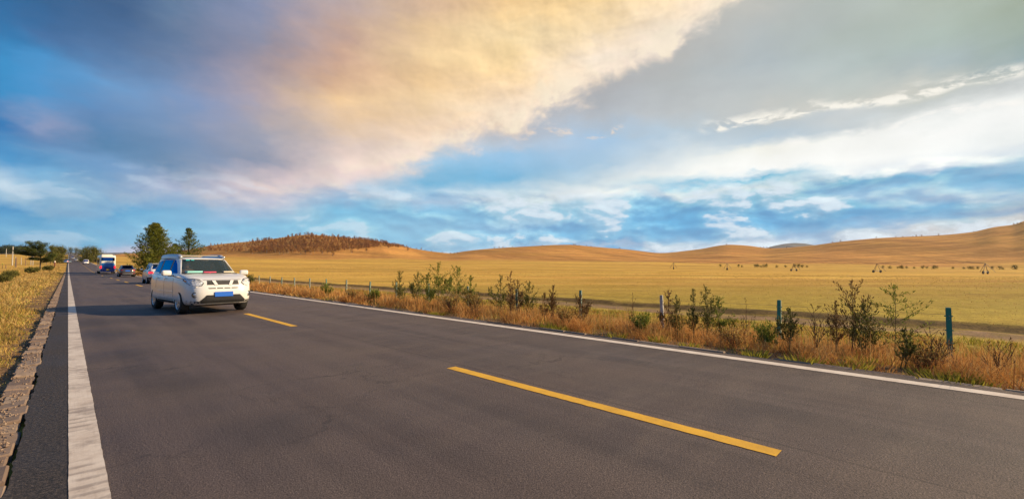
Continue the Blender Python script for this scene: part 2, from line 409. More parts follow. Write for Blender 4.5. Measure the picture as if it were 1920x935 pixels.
def ground_mat(t, b):
    geo_ = t.new('ShaderNodeNewGeometry').outputs['Position']
    x, y, z = t.xyz(geo_)
    F = t.m('MULTIPLY', t.m('ADD', x, y), S2); L = t.m('MULTIPLY', t.m('SUBTRACT', x, y), S2)
    p2 = t.comb(x, y, 0.0)
    big = t.noise(p2, 0.012, 5, 0.55); mid = t.noise(p2, 0.11, 6, 0.6); fine = t.noise(p2, 1.6, 7, 0.7); vf = t.noise(p2, 14.0, 5, 0.7)
    st = t.noise(t.comb(t.m('MULTIPLY', F, 0.12), t.m('MULTIPLY', L, 0.012), 0.0), 1.0, 6, 0.65)
    gold = t.ramp(mid, [(0.3, (0.46, 0.275, 0.045)), (0.5, (0.58, 0.355, 0.065)), (0.72, (0.64, 0.42, 0.09))])
    ora = t.ramp(mid, [(0.3, (0.42, 0.19, 0.05)), (0.7, (0.55, 0.27, 0.075))])
    grn = t.ramp(fine, [(0.3, (0.20, 0.19, 0.028)), (0.7, (0.38, 0.33, 0.05))])
    field = t.mix(t.mr(st, 0.42, 0.62), gold, t.mix(0.5, gold, ora))
    # greener grass towards the near right of the meadow
    gm = t.m('ADD', t.mr(F, 70, 14), t.mr(big, 0.45, 0.65, -0.25, 0.25))
    gm = t.m('MULTIPLY', gm, t.mr(L, -45, 10, 0.25, 1.0), clamp=True)
    field = t.mix(t.m('MULTIPLY', gm, 0.75, clamp=True), field, grn)
    # hills: more orange, bare soil
    hz = t.mr(t.m('ADD', F, t.m('MULTIPLY', t.m('SUBTRACT', big, 0.5), 220)), 470, 560)
    field = t.mix(t.m('MULTIPLY', hz, t.mr(big, 0.3, 0.7, 0.75, 1.0)), field, ora)
    # sown rows / mown bands across the meadow
    w = t.mr(t.noise(t.comb(t.m('MULTIPLY', F, 0.045), t.m('MULTIPLY', L, 0.004), 2.0), 1.0, 4, 0.6), 0.40, 0.62, 0.80, 1.14)
    field = t.vm('MULTIPLY', field, t.comb(w, w, w))
    sl = t.noise(t.comb(t.m('MULTIPLY', t.m('ADD', L, t.m('MULTIPLY', F, 0.35)), 0.022), t.m('MULTIPLY', F, 0.0022), 7.0), 1.0, 5, 0.6)
    w2 = t.mr(sl, 0.38, 0.62, 0.80, 1.14); w2 = t.mix(t.mr(F, 480, 620), (1, 1, 1), t.comb(w2, w2, w2))
    field = t.vm('MULTIPLY', field, w2)
    # clods and worn dark spots
    vo = t.new('ShaderNodeTexVoronoi'); t.link(t.comb(t.m('MULTIPLY', F, 0.10), t.m('MULTIPLY', L, 0.25), 0.0), vo.inputs['Vector']); vo.inputs['Scale'].default_value = 1.0
    sp = t.m('MULTIPLY', t.mr(vo.outputs['Distance'], 0.16, 0.05), t.mr(t.noise(p2, 0.03, 3, 0.5), 0.52, 0.60))
    field = t.mix(t.m('MULTIPLY', sp, 0.7), field, (0.13, 0.075, 0.03))
    # dirt track beside the fence (wobbling edges)
    wob = t.m('MULTIPLY', t.m('SUBTRACT', t.noise(p2, 0.35, 5, 0.6), 0.5), 1.6)
    xw = t.m('ADD', x, wob)
    trk = t.m('MULTIPLY', t.mr(xw, 17.6, 18.4), t.mr(xw, 20.1, 19.6))
    trk = t.m('MULTIPLY', trk, t.mr(y, 230, 120))
    trk = t.m('MULTIPLY', trk, t.mr(t.noise(p2, 0.8, 4, 0.6), 0.35, 0.55, 0.35, 1.0))
    bank = t.m('MULTIPLY', t.mr(xw, 19.7, 20.2), t.mr(xw, 21.3, 20.7))
    bank = t.m('MULTIPLY', bank, t.mr(y, 260, 150))
    colr = t.mix(trk, field, t.ramp(fine, [(0.3, (0.17, 0.11, 0.06)), (0.7, (0.31, 0.20, 0.11))]))
    colr = t.mix(t.m('MULTIPLY', bank, 0.9), colr, t.ramp(fine, [(0.3, (0.045, 0.03, 0.018)), (0.7, (0.15, 0.09, 0.04))]))  # dark bank soil, with the shade of its road-facing side painted in
    # soil and litter of the verges
    lit = t.ramp(fine, [(0.25, (0.07, 0.045, 0.028)), (0.5, (0.20, 0.12, 0.06)), (0.75, (0.33, 0.22, 0.09))])
    vr = t.m('MULTIPLY', t.mr(x, 6.0, 7.0), t.mr(xw, 16.0, 13.0))
    vl = t.m('MULTIPLY', t.mr(x, -0.2, -0.4), t.mr(xw, -6.0, -3.0))
    vv = t.m('MAXIMUM', vr, vl)
    colr = t.mix(t.m('MULTIPLY', vv, t.mr(y, 160, 60, 0.3, 1)), colr, lit)
    g = t.mr(vf, 0.3, 0.7, 0.78, 1.2); g2 = t.mr(fine, 0.25, 0.75, 0.85, 1.15)
    colr = t.vm('MULTIPLY', colr, t.comb(g, g, g)); colr = t.vm('MULTIPLY', colr, t.comb(g2, g2, g2))
    t.link(colr, b.inputs['Base Color'])
    b.inputs['Roughness'].default_value = 0.95; b.inputs['Specular IOR Level'].default_value = 0.1
    bp = t.new('ShaderNodeBump'); bp.inputs['Strength'].default_value = 0.7; bp.inputs['Distance'].default_value = 0.12
    t.link(t.m('ADD', fine, t.m('MULTIPLY', vf, 0.35)), bp.inputs['Height']); t.link(bp.outputs[0], b.inputs['Normal'])
g = mesh_np('ground', np.stack([GX.ravel(), GY.ravel(), GZ.ravel()], 1), Fq, material('meadow', ground_mat), smooth=True)
tag(g, 'golden dry meadow and rolling orange hills', None, None, 'structure')

# far blue hills on the horizon
def far_hills():
    key = [(-900,468),(-200,466),(0,464),(40,467),(90,471),(150,474),(190,474),(235,473.2),(300,474.5),(420,476),(700,480),(1300,478),(1400,472),(1432,466.5),(1450,461),(1470,457),(1490,455.3),(1510,456.5),(1530,460),(1560,468),(1650,474),(2100,470),(3000,466)]
    xs = np.concatenate([np.linspace(-900, 1380, 200), np.linspace(1384, 1620, 80), np.linspace(1640, 3000, 90)])
    ys = np.interp(xs, [k[0] for k in key], [k[1] for k in key])
    V = []; F = []
    for i, (x, y) in enumerate(zip(xs, ys)):
        D = 5200.0
        p = pt(x, D, y=y); b0 = pt(x, D * 0.86, z=-20); b1 = pt(x, D * 1.15, z=-20)
        q = pt(x, D * 0.93); q.z = -20 + (p.z + 20) * 0.62; q2 = pt(x, D * 1.07); q2.z = -20 + (p.z + 20) * 0.6
        for v in (b0, q, p, q2, b1): V.append(v[:])
        if i:
            for k in range(4): F.append((5*(i-1)+k, 5*i+k, 5*i+k+1, 5*(i-1)+k+1))
    o = mesh_np('distant_hills', V, F, material('distant_hill', color=(0.16, 0.15, 0.13), rough=0.95, spec=0.1, vary=0.3, scale=0.004), smooth=True)
    tag(o, 'far blue grey hills on the horizon', None, None, 'structure')
far_hills()

# ---------------------------------------------------------------- road
def strip(name, x0, x1, ys, dz, mat, edge0=None, edge1=None, nxs=2):
    V = []; n = len(ys); zs = zroad(np.array(ys)) + dz
    for i, y in enumerate(ys):
        a = x0 + (edge0(y) if edge0 else 0); b_ = x1 + (edge1(y) if edge1 else 0)
        for k in range(nxs): V.append((a + (b_ - a) * k / (nxs - 1), y, zs[i]))
    F = [(i*nxs+k, i*nxs+k+1, (i+1)*nxs+k+1, (i+1)*nxs+k) for i in range(n-1) for k in range(nxs-1)]
    return mesh_np(name, V, F, mat, smooth=True)
def rag(amp, fr, seed):
    return lambda y: amp * (mnoise.noise(Vector((y * fr, seed, 0.3))) + 0.5 * mnoise.noise(Vector((y * fr * 3.1, seed + 5, 0.3))) + 0.35 * mnoise.noise(Vector((y * fr * 9, seed + 9, 0.3))))
ys_f = list(np.arange(-12, 25, 0.04)) + list(np.arange(25, 70, 0.5)) + list(np.arange(70, 240, 3.0)) + list(np.arange(240, 1100, 10))
ys_c = list(np.arange(-12, 70, 4.0)) + list(np.arange(70, 240, 3.0)) + list(np.arange(240, 1100, 10))
def asphalt(t, b):
    p = t.new('ShaderNodeNewGeometry').outputs['Position']
    x, y, z = t.xyz(p); p2 = t.comb(x, y, 0.0)
    grit = t.noise(p2, 95, 3, 0.7); gr2 = t.noise(p2, 38, 4, 0.7)
    ln = t.noise(t.comb(t.m('MULTIPLY', x, 2.2), t.m('MULTIPLY', y, 0.10), 0.0), 1.0, 5, 0.6)
    pat = t.noise(p2, 0.45, 5, 0.6); pat2 = t.noise(p2, 3.0, 5, 0.65)
    c = t.mix(t.mr(ln, 0.35, 0.65), (0.052, 0.038, 0.037), (0.086, 0.063, 0.058))
    c = t.mix(t.mr(pat, 0.35, 0.7, 0.0, 0.6), c, (0.104, 0.077, 0.066))
    acr = t.noise(t.comb(t.m('MULTIPLY', x, 0.7), t.m('MULTIPLY', y, 1.8), 9.0), 1.0, 7, 0.7)
    c = t.mix(t.m('MULTIPLY', t.mr(acr, 0.42, 0.72), t.mr(x, 0.5, 5.0, 0.10, 0.5)), c, (0.135, 0.102, 0.082))  # pale cross mottling; its gain to the right paints in a warm sheen
    # sealed joint between the lanes
    jt = t.m('ABSOLUTE', t.m('SUBTRACT', t.m('ADD', x, t.m('MULTIPLY', t.m('SUBTRACT', pat, 0.5), 0.25)), 3.98))
    c = t.mix(t.m('MULTIPLY', t.mr(jt, 0.022, 0.008), 0.35), c, (0.02, 0.017, 0.016))
    # polished wheel paths
    for cxp in (1.15, 2.75, 4.75, 6.35):
        wv = t.m('MULTIPLY', t.mr(t.m('ABSOLUTE', t.m('SUBTRACT', x, cxp)), 0.55, 0.05), 0.28)
        c = t.mix(t.m('MULTIPLY', wv, t.mr(pat, 0.3, 0.6)), c, (0.105, 0.082, 0.072))
    # dark oily patches near the edge line
    for (px_, py_, rx, ry) in ((0.75, 12.6, 0.55, 0.9), (0.65, 9.3, 0.5, 0.7), (0.95, 6.6, 0.5, 0.55), (0.6, 7.7, 0.35, 0.5), (1.3, 4.2, 0.45, 0.5), (0.5, 15.2, 0.9, 1.1)):
        d = t.vm('LENGTH', t.comb(t.m('DIVIDE', t.m('SUBTRACT', x, px_), rx), t.m('DIVIDE', t.m('SUBTRACT', y, py_), ry), 0.0))
        d = t.m('ADD', d, t.m('MULTIPLY', t.m('SUBTRACT', pat2, 0.5), 1.2))
        c = t.mix(t.mr(d, 1.6, 0.1, 0.0, 0.5), c, (0.030, 0.024, 0.026))
    # rougher, darker strip outside the left line
    sh = t.mr(x, 0.055, 0.035)
    c = t.mix(t.m('MULTIPLY', sh, 0.85), c, t.mix(t.mr(gr2, 0.4, 0.65), (0.008, 0.008, 0.010), (0.065, 0.052, 0.045)))
    vo = t.new('ShaderNodeTexVoronoi'); vo.feature = 'DISTANCE_TO_EDGE'; vo.inputs['Scale'].default_value = 0.55
    t.link(t.vm('ADD', p2, t.comb(t.m('MULTIPLY', pat2, 1.5), t.m('MULTIPLY', pat, 1.5), 0)), vo.inputs['Vector'])
    crack = t.m('MULTIPLY', t.mr(vo.outputs['Distance'], 0.010, 0.002), t.mr(t.noise(p2, 0.2, 3), 0.46, 0.58))
    c = t.mix(t.m('MULTIPLY', crack, 0.5), c, (0.015, 0.013, 0.012))
    g = t.m('MULTIPLY', t.mr(grit, 0.3, 0.7, 0.45, 1.65), t.mr(gr2, 0.3, 0.7, 0.82, 1.2))
    c = t.vm('MULTIPLY', c, t.comb(g, g, g))
    t.link(c, b.inputs['Base Color']); 
    t.link(t.mr(pat, 0.3, 0.7, 0.62, 0.8), b.inputs['Roughness']); b.inputs['Specular IOR Level'].default_value = 0.35
    bp = t.new('ShaderNodeBump'); bp.inputs['Strength'].default_value = 0.9; bp.inputs['Distance'].default_value = 0.006
    hs = t.mr(x, 0.055, 0.035, 1.0, 3.0)
    t.link(t.m('MULTIPLY', t.m('ADD', grit, gr2), hs), bp.inputs['Height']); t.link(bp.outputs[0], b.inputs['Normal'])
M_as = material('asphalt', asphalt)
road = strip('road', -0.24, 7.50, ys_f, 0.0, M_as, rag(0.035, 1.1, 1.0), rag(0.05, 0.5, 3.0), 12)
tag(road, 'grey brown two lane asphalt road running to the horizon', None, None, 'structure')
def paint(base, dirty, wear, marks):
    def f(t, b):
        p = t.new('ShaderNodeNewGeometry').outputs['Position']; x, y, z = t.xyz(p); p2 = t.comb(x, y, 0.0)
        n = t.noise(p2, 30, 6, 0.7); n2 = t.noise(p2, 4.0, 6, 0.65)
        lo = t.noise(t.comb(t.m('MULTIPLY', x, 60.0), t.m('MULTIPLY', y, 2.0), 0.0), 1.0, 4, 0.6)
        c = t.mix(t.mr(n2, 0.35, 0.7, 0.0, 0.7), base, dirty)
        c = t.mix(t.mr(lo, 0.45, 0.75, 0.0, 0.35), c, dirty)
        if marks:      # grey tyre scuffs across the wide line
            cr = t.m('SINE', t.m('ADD', t.m('MULTIPLY', y, 46.0), t.m('ADD', t.m('MULTIPLY', t.m('SUBTRACT', x, 0.1), 3.0), t.m('MULTIPLY', n2, 5.0))))
            zone = t.mr(t.noise(t.comb(t.m('MULTIPLY', x, 2.0), t.m('MULTIPLY', y, 0.8), 4.0), 1.0, 3, 0.5), 0.44, 0.58)
            c = t.mix(t.m('MULTIPLY', t.m('MULTIPLY', t.mr(cr, 0.0, 0.9), zone), t.mr(n2, 0.35, 0.6, 0.0, 0.6)), c, (0.20, 0.17, 0.155))
            c = t.mix(t.mr(t.noise(p2, 1.3, 6, 0.75), 0.50, 0.66, 0, 0.65), c, (0.22, 0.18, 0.16))
        c = t.mix(t.mr(n, 0.60, 0.72, 0.0, wear), c, (0.08, 0.065, 0.06))
        t.link(c, b.inputs['Base Color']); b.inputs['Roughness'].default_value = 0.75; b.inputs['Specular IOR Level'].default_value = 0.3
        bp = t.new('ShaderNodeBump'); bp.inputs['Strength'].default_value = 0.5; bp.inputs['Distance'].default_value = 0.004
        t.link(n, bp.inputs['Height']); t.link(bp.outputs[0], b.inputs['Normal'])
    return f
M_wl = material('white_line', paint((0.60, 0.53, 0.46), (0.42, 0.34, 0.28), 0.6, True))
M_wr = material('white_line_clean', paint((0.70, 0.62, 0.53), (0.50, 0.41, 0.34), 0.6, False))
M_yl = material('yellow_line', paint((0.72, 0.40, 0.035), (0.50, 0.27, 0.035), 0.75, False))
tag(strip('road_marking', 0.041, 0.222, ys_f, 0.004, M_wl, rag(0.003, 5, 2.0), rag(0.004, 5, 4.0), 2), 'wide worn white line along the left road edge', None, None, 'structure')
tag(strip('road_marking', 7.10, 7.30, ys_f, 0.004, M_wr, rag(0.006, 3, 6.0), rag(0.006, 3, 7.0), 2), 'white line along the right road edge', None, None, 'structure')
V = []; F = []
y0 = 0.97
while y0 < 1000:
    segs = 60 if y0 < 12 else (10 if y0 < 60 else 2)
    r1 = [y0 + 4.0 * k / segs for k in range(segs + 1)]
    for i, yy in enumerate(r1):
        j = random.uniform(-0.004, 0.004)
        j2 = random.uniform(-0.004, 0.004); V += [(3.705 + j, yy, float(zroad(yy)) + 0.004), (3.855 + j2, yy, float(zroad(yy)) + 0.004)]
        if i:
            n = len(V); F.append((n - 4, n - 3, n - 1, n - 2))
    y0 += 10.0
tag(mesh_np('road_marking', V, F, M_yl), 'yellow dashed centre line', None, None, 'structure')
# ---------------------------------------------------------------- vehicles
def superring(A, B, n, Wd, xc, cnt):
    out = []
    for k in range(cnt):
        th = 2 * math.pi * k / cnt
        c, s = math.cos(th), math.sin(th)
        cx_ = math.copysign(abs(c) ** (2 / n), c); sy = math.copysign(abs(s) ** (2 / n), s)
        out.append((xc + (A if c >= 0 else B) * cx_, Wd * sy))
    return out
class Shell:
    """closed lofted shell. levels: (z fraction, side inset, front inset, rear inset)"""
    def __init__(s, xf, xr, hw, zb, deck, levels, n=4.5, xc=0.0, caps=((.2, 0), (.45, 0), (.75, 0)), crown=0.0):
        s.__dict__.update(xf=xf, xr=xr, hw=hw, zb=zb, deck=deck, levels=levels, n=n, xc=xc, caps=caps, crown=crown)
    def dims(s, zf):
        L = s.levels; zs = [l[0] for l in L]
        i, f, r = (float(np.interp(zf, zs, [l[k] for l in L])) for k in (1, 2, 3))
        return s.xf - s.xc - f, s.xc - s.xr - r, s.hw - i
    def zdeck(s, x): return float(np.interp(x, *zip(*s.deck)))
    def build(s, name, mat, parent, cnt=72):
        V = []; F = []
        rings = []
        for (zf, i, f, r) in s.levels:
            A, B, Wd = s.dims(zf)
            rings.append([(x, y, s.zb + (s.zdeck(x) - s.zb) * zf) for x, y in superring(A, B, s.n, Wd, s.xc, cnt)])
        A, B, Wd = s.dims(1.0)
        for t in (0.12, 0.3, 0.5, 0.75):
            rings.append([(s.xc + (x - s.xc) * (1 - t), y * (1 - t), s.zdeck(s.xc + (x - s.xc) * (1 - t)) + s.crown * (1 - (1 - t) ** 2)) for x, y in superring(A, B, s.n, Wd, s.xc, cnt)])
        for rg in rings: V += rg
        for a in range(len(rings) - 1):
            for k in range(cnt):
                k2 = (k + 1) % cnt
                F.append((a * cnt + k, a * cnt + k2, (a + 1) * cnt + k2, (a + 1) * cnt + k))
        top = len(V); V.append((s.xc, 0, s.zdeck(s.xc) + s.crown)); b0 = (len(rings) - 1) * cnt
        for k in range(cnt): F.append((b0 + k, b0 + (k + 1) % cnt, top))
        F.append(tuple(reversed(range(cnt))))
        return mesh_np(name, V, F, mat, smooth=True, parent=parent)
    def proj(s, side, u, v, off):
        """side: 'F','B' (u = y, v = z) or 'L','R' (u = x, v = z)"""
        if side in 'FB':
            x = s.xf if side == 'F' else s.xr
            for _ in range(4):
                zf = (v - s.zb) / max(0.01, s.zdeck(x) - s.zb)
                A, B, Wd = s.dims(min(1, max(0, zf)))
                q = max(0.0, 1 - min(0.999, abs(u) / Wd) ** s.n) ** (1 / s.n)
                x = s.xc + A * q if side == 'F' else s.xc - B * q
            return (x + (off if side == 'F' else -off), u * (1 + off * 0.4), v)
        zf = (v - s.zb) / max(0.01, s.zdeck(u) - s.zb)
        A, B, Wd = s.dims(min(1, max(0, zf)))
        rr = (u - s.xc) / (A if u > s.xc else B)
        y = Wd * max(0.0, 1 - min(0.999, abs(rr)) ** s.n) ** (1 / s.n)
        return (u, (y + off) * (1 if side == 'L' else -1), v)
    def decal(s, name, side, poly, mat, parent, off=0.006, th=0.02, step=0.07, smooth=True):
        bm = bmesh.new()
        vs = [bm.verts.new((p[0], p[1], 0)) for p in poly]
        bm.faces.new(vs)
        us = [p[0] for p in poly]; ws = [p[1] for p in poly]
        for ax, (lo, hi) in enumerate(((min(us), max(us)), (min(ws), max(ws)))):
            k = lo + step
            while k < hi:
                no = (1, 0, 0) if ax == 0 else (0, 1, 0); co = (k, 0, 0) if ax == 0 else (0, k, 0)
                bmesh.ops.bisect_plane(bm, geom=bm.verts[:] + bm.edges[:] + bm.faces[:], plane_co=co, plane_no=no)
                k += step
        for v in bm.verts: v.co = Vector(s.proj(side, v.co.x, v.co.y, off))
        ret = bmesh.ops.extrude_face_region(bm, geom=bm.faces[:])
        back = [e for e in ret['geom'] if isinstance(e, bmesh.types.BMVert)]
        d = {'F': (-th, 0, 0), 'B': (th, 0, 0), 'L': (0, -th, 0), 'R': (0, th, 0)}[side]
        for v in back: v.co += Vector(d)
        bmesh.ops.recalc_face_normals(bm, faces=bm.faces[:])
        me = bpy.data.meshes.new(name); bm.to_mesh(me); bm.free()
        me.materials.append(mat)
        o = bpy.data.objects.new(name, me); COL.objects.link(o); o.parent = parent
        return o
    def cut(s, obj, side, poly):
        """cut a window opening in the built shell"""
        bm = bmesh.new(); bm.from_mesh(obj.data)
        ax = Vector((1, 0, 0)) if side in 'FB' else Vector((0, 1, 0))
        P = [Vector((0, p[0], p[1])) if side in 'FB' else Vector((p[0], 0, p[1])) for p in poly]
        c = sum(P, Vector()) / len(P)
        sgn = {'F': Vector((1, 0, 0)), 'B': Vector((-1, 0, 0)), 'L': Vector((0, 1, 0)), 'R': Vector((0, -1, 0))}[side]
        planes = []
        for a, b in zip(P, P[1:] + P[:1]):
            no = (b - a).cross(ax).normalized()
            if (c - a).dot(no) > 0: no = -no
            planes.append((a, no))
        def near(f): return f.normal.dot(sgn) > 0.15
        for a, no in planes:
            gf = [f for f in bm.faces if near(f)]
            ge = list({e for f in gf for e in f.edges}); gv = list({v for f in gf for v in f.verts})
            bmesh.ops.bisect_plane(bm, geom=gv + ge + gf, plane_co=a, plane_no=no, dist=1e-5)
        dele = []
        for f in bm.faces:
            if not near(f): continue
            cc = f.calc_center_median()
            if all((cc - a).dot(no) < 1e-5 for a, no in planes): dele.append(f)
        bmesh.ops.delete(bm, geom=dele, context='FACES')
        bm.to_mesh(obj.data); bm.free()

def prim(name, kind, parent, mat, loc=(0, 0, 0), scale=(1, 1, 1), rot=(0, 0, 0), seg=24, bevel=0.0, r2=None, smooth=True):
    bm = bmesh.new()
    if kind == 'box': bmesh.ops.create_cube(bm, size=1.0)
    elif kind == 'cyl': bmesh.ops.create_cone(bm, cap_ends=True, segments=seg, radius1=0.5, radius2=0.5 if r2 is None else r2, depth=1.0)
    elif kind == 'ball': bmesh.ops.create_uvsphere(bm, u_segments=seg, v_segments=seg // 2, radius=0.5)
    bmesh.ops.scale(bm, vec=scale, verts=bm.verts[:])
    if bevel: bmesh.ops.bevel(bm, geom=bm.edges[:], offset=bevel, segments=3, affect='EDGES', profile=0.55)
    M = Matrix.Translation(loc) @ Matrix.Rotation(rot[2], 4, 'Z') @ Matrix.Rotation(rot[1], 4, 'Y') @ Matrix.Rotation(rot[0], 4, 'X')
    bmesh.ops.transform(bm, matrix=M, verts=bm.verts[:])
    me = bpy.data.meshes.new(name); bm.to_mesh(me); bm.free()
    me.materials.append(mat)
    if smooth:
        for p in me.polygons: p.use_smooth = True
        try: me.set_sharp_from_angle(angle=R(35))
        except Exception: pass
    o = bpy.data.objects.new(name, me); COL.objects.link(o); o.parent = parent
    return o
def lathe(name, prof, parent, mat, loc, seg=32, axis='Y', sharp=32):
    """prof: (radius, offset along axis)"""
    V = []; F = []
    for (r, h) in prof:
        for k in range(seg):
            a = 2 * math.pi * k / seg
            V.append((loc[0] + r * math.cos(a), loc[1] + h, loc[2] + r * math.sin(a)) if axis == 'Y' else (loc[0] + r * math.cos(a), loc[1] + r * math.sin(a), loc[2] + h))
    for i in range(len(prof) - 1):
        for k in range(seg):
            k2 = (k + 1) % seg
            F.append((i * seg + k, i * seg + k2, (i + 1) * seg + k2, (i + 1) * seg + k))
    o = mesh_np(name, V, F, mat, smooth=True, parent=parent)
    try: o.data.set_sharp_from_angle(angle=R(sharp))
    except Exception: pass
    return o

def dusty(col, amt=0.25):
    def f(t, b):
        tc = t.new('ShaderNodeTexCoord').outputs['Object']
        x, y, z = t.xyz(tc); n = t.noise(tc, 6, 5, 0.65)
        d = t.m('MULTIPLY', t.mr(z, 0.75, 0.25), t.mr(n, 0.3, 0.7, 0.3, 1.0))
        c = t.mix(t.m('MULTIPLY', d, amt * 1.6, clamp=True), col, (0.30, 0.24, 0.18))
        c = t.mix(t.mr(n, 0.5, 0.8, 0.0, amt * 0.4), c, (0.4, 0.34, 0.27))
        t.link(c, b.inputs['Base Color']); t.link(t.mr(d, 0, 1, 0.28, 0.6), b.inputs['Roughness'])
        b.inputs['Coat Weight'].default_value = 0.6; b.inputs['Coat Roughness'].default_value = 0.06
    return f
M_white = material('white_paint', dusty((0.68, 0.67, 0.65), 0.18))
M_silver = material('silver_paint', dusty((0.46, 0.46, 0.47)), metal=0.3)
M_brown = material('brown_paint', dusty((0.075, 0.06, 0.058)), metal=0.3)
M_bluec = material('blue_grey_paint', dusty((0.16, 0.24, 0.36)), metal=0.2)
M_red = material('red_paint', dusty((0.48, 0.05, 0.03)))
M_busw = material('bus_cream', dusty((0.74, 0.71, 0.62)))
M_busb = material('bus_blue', dusty((0.012, 0.14, 0.46), 0.2))
M_busd = material('bus_deep_blue', dusty((0.01, 0.06, 0.30), 0.2))
M_blk = material('black_plastic', color=(0.016, 0.016, 0.017), rough=0.5, vary=0.3, scale=20)
M_gap = material('shut_line', color=(0.04, 0.04, 0.045), rough=0.8)
M_tyre = material('tyre_rubber', color=(0.018, 0.017, 0.016), rough=0.85, vary=0.3, scale=25)
M_alloy = material('alloy', color=(0.55, 0.56, 0.58), rough=0.3, metal=0.8)
M_chrome = material('chrome', color=(0.8, 0.8, 0.82), rough=0.12, metal=1.0)
M_glass = material('sky_tinted_glass', color=(0.03, 0.12, 0.27), rough=0.04, metal=1.0)  # blue sky reflection painted in through metallic base colour and edge tint
M_glass.node_tree.nodes['Principled BSDF'].inputs['Specular Tint'].default_value = (0.25, 0.5, 0.8, 1)
M_glass.node_tree.nodes['Principled BSDF'].inputs['IOR'].default_value = 1.5
M_wind = material('windscreen_glass', color=(0.05, 0.07, 0.07), rough=0.03, alpha=0.42)
M_lens = material('lamp_lens', color=(0.9, 0.92, 0.95), rough=0.05, alpha=0.35, coat=0.5)
M_refl = material('lamp_reflector', color=(0.42, 0.45, 0.50), rough=0.25, metal=0.7)
M_amb = material('amber_lens', color=(0.75, 0.25, 0.03), rough=0.2)
M_tail = material('tail_lens', color=(0.55, 0.015, 0.02), rough=0.15, coat=0.6)
M_brake = material('brake_light', color=(0.5, 0.01, 0.015), rough=0.2, emit=(1.0, 0.02, 0.03, 1.1))
M_plateb = material('blue_plate', color=(0.0, 0.11, 0.55), rough=0.4)
M_platey = material('yellow_plate', color=(0.75, 0.42, 0.02), rough=0.4)
M_cab = material('cabin_trim', color=(0.05, 0.05, 0.052), rough=0.8, vary=0.3)
M_seat = material('grey_seat', color=(0.12, 0.11, 0.10), rough=0.9, vary=0.3)

def wheel(parent, x, y, r, side, detail=True):
    w = lathe('wheel', [(r * .60, -.10), (r * .80, -.115), (r * .95, -.105), (r, -.075), (r, .075), (r * .95, .105), (r * .80, .115), (r * .66, .105), (r * .64, .06)], parent, M_tyre, (x, y, r), 36)
    if not detail:
        lathe('rim', [(r * .64, .09 * side), (r * .45, .10 * side), (0.001, .085 * side)], w, M_alloy, (x, y, r), 20)
        return w
    # rim: barrel, spokes and hub in one mesh
    bm = bmesh.new()
    def ringv(rad, h, n=36): return [bm.verts.new((x + rad * math.cos(2*math.pi*k/n), y + h * side, r + rad * math.sin(2*math.pi*k/n))) for k in range(n)]
    prof = [(r * .66, .108), (r * .62, .112), (r * .585, .095), (r * .57, -.02)]
    rs = [ringv(*q) for q in prof]
    for a, b_ in zip(rs, rs[1:]):
        for k in range(36): bm.faces.new((a[k], a[(k+1) % 36], b_[(k+1) % 36], b_[k]))
    for k in range(5):
        for sgn in (-1, 1):
            a = 2 * math.pi * k / 5 + 0.3; da = 0.16 * sgn
            c0, c1 = Vector((math.cos(a), 0, math.sin(a))), Vector((math.cos(a + da), 0, math.sin(a + da)))
            tn = Vector((-math.sin(a), 0, math.cos(a)))
            pts = []
            for (cc, rr, wd, h) in ((c0, .10 * r, .035, .085), (c1, .60 * r, .028, .098)):
                for s_ in (-1, 1):
                    for hh in (h, h - .03):
                        p = Vector((x, y + hh * side, r)) + cc * rr + tn * wd * s_ * 0.8
                        pts.append(bm.verts.new(p))
            for f in ((0, 2, 6, 4), (1, 5, 7, 3), (0, 4, 5, 1), (2, 3, 7, 6)): bm.faces.new([pts[i] for i in f])
    hub = [bm.verts.new((x + .16 * r * math.cos(2*math.pi*k/14), y + .098 * side, r + .16 * r * math.sin(2*math.pi*k/14))) for k in range(14)]
    bm.faces.new(hub)
    bmesh.ops.recalc_face_normals(bm, faces=bm.faces[:])
    me = bpy.data.meshes.new('rim'); bm.to_mesh(me); bm.free(); me.materials.append(M_alloy)
    o = bpy.data.objects.new('rim', me); COL.objects.link(o); o.parent = w
    lathe('brake_disc', [(0.001, .02 * side), (r * .42, .02 * side), (r * .42, -.01 * side)], w, M_chrome, (x, y, r), 24)
    lathe('wheel_back', [(r * .60, -.03 * side), (0.001, -.03 * side)], w, M_blk, (x, y, r), 24)
    return w
def cut_arches(body, wheels, r, hw):
    bm = bmesh.new()
    for (x, s) in wheels:
        ret = bmesh.ops.create_cone(bm, cap_ends=True, segments=40, radius1=r, radius2=r, depth=0.42)
        bmesh.ops.transform(bm, matrix=Matrix.Translation((x, s * (hw - 0.10), r * 0.86)) @ Matrix.Rotation(R(90), 4, 'X'), verts=ret['verts'])
    me = bpy.data.meshes.new('cutter'); bm.to_mesh(me); bm.free(); me.materials.append(M_blk)
    c = bpy.data.objects.new('cutter', me); COL.objects.link(c)
    md = body.modifiers.new('b', 'BOOLEAN'); md.operation = 'DIFFERENCE'; md.object = c; md.solver = 'EXACT'
    try: md.material_mode = 'TRANSFER'
    except Exception: pass
    dg = bpy.context.evaluated_depsgraph_get(); dg.update()
    nm = bpy.data.meshes.new_from_object(body.evaluated_get(dg))
    body.modifiers.clear(); old = body.data; body.data = nm; nm.name = 'body'
    try: nm.set_sharp_from_angle(angle=R(38))
    except Exception: pass
    bpy.data.objects.remove(c); bpy.data.meshes.remove(old)
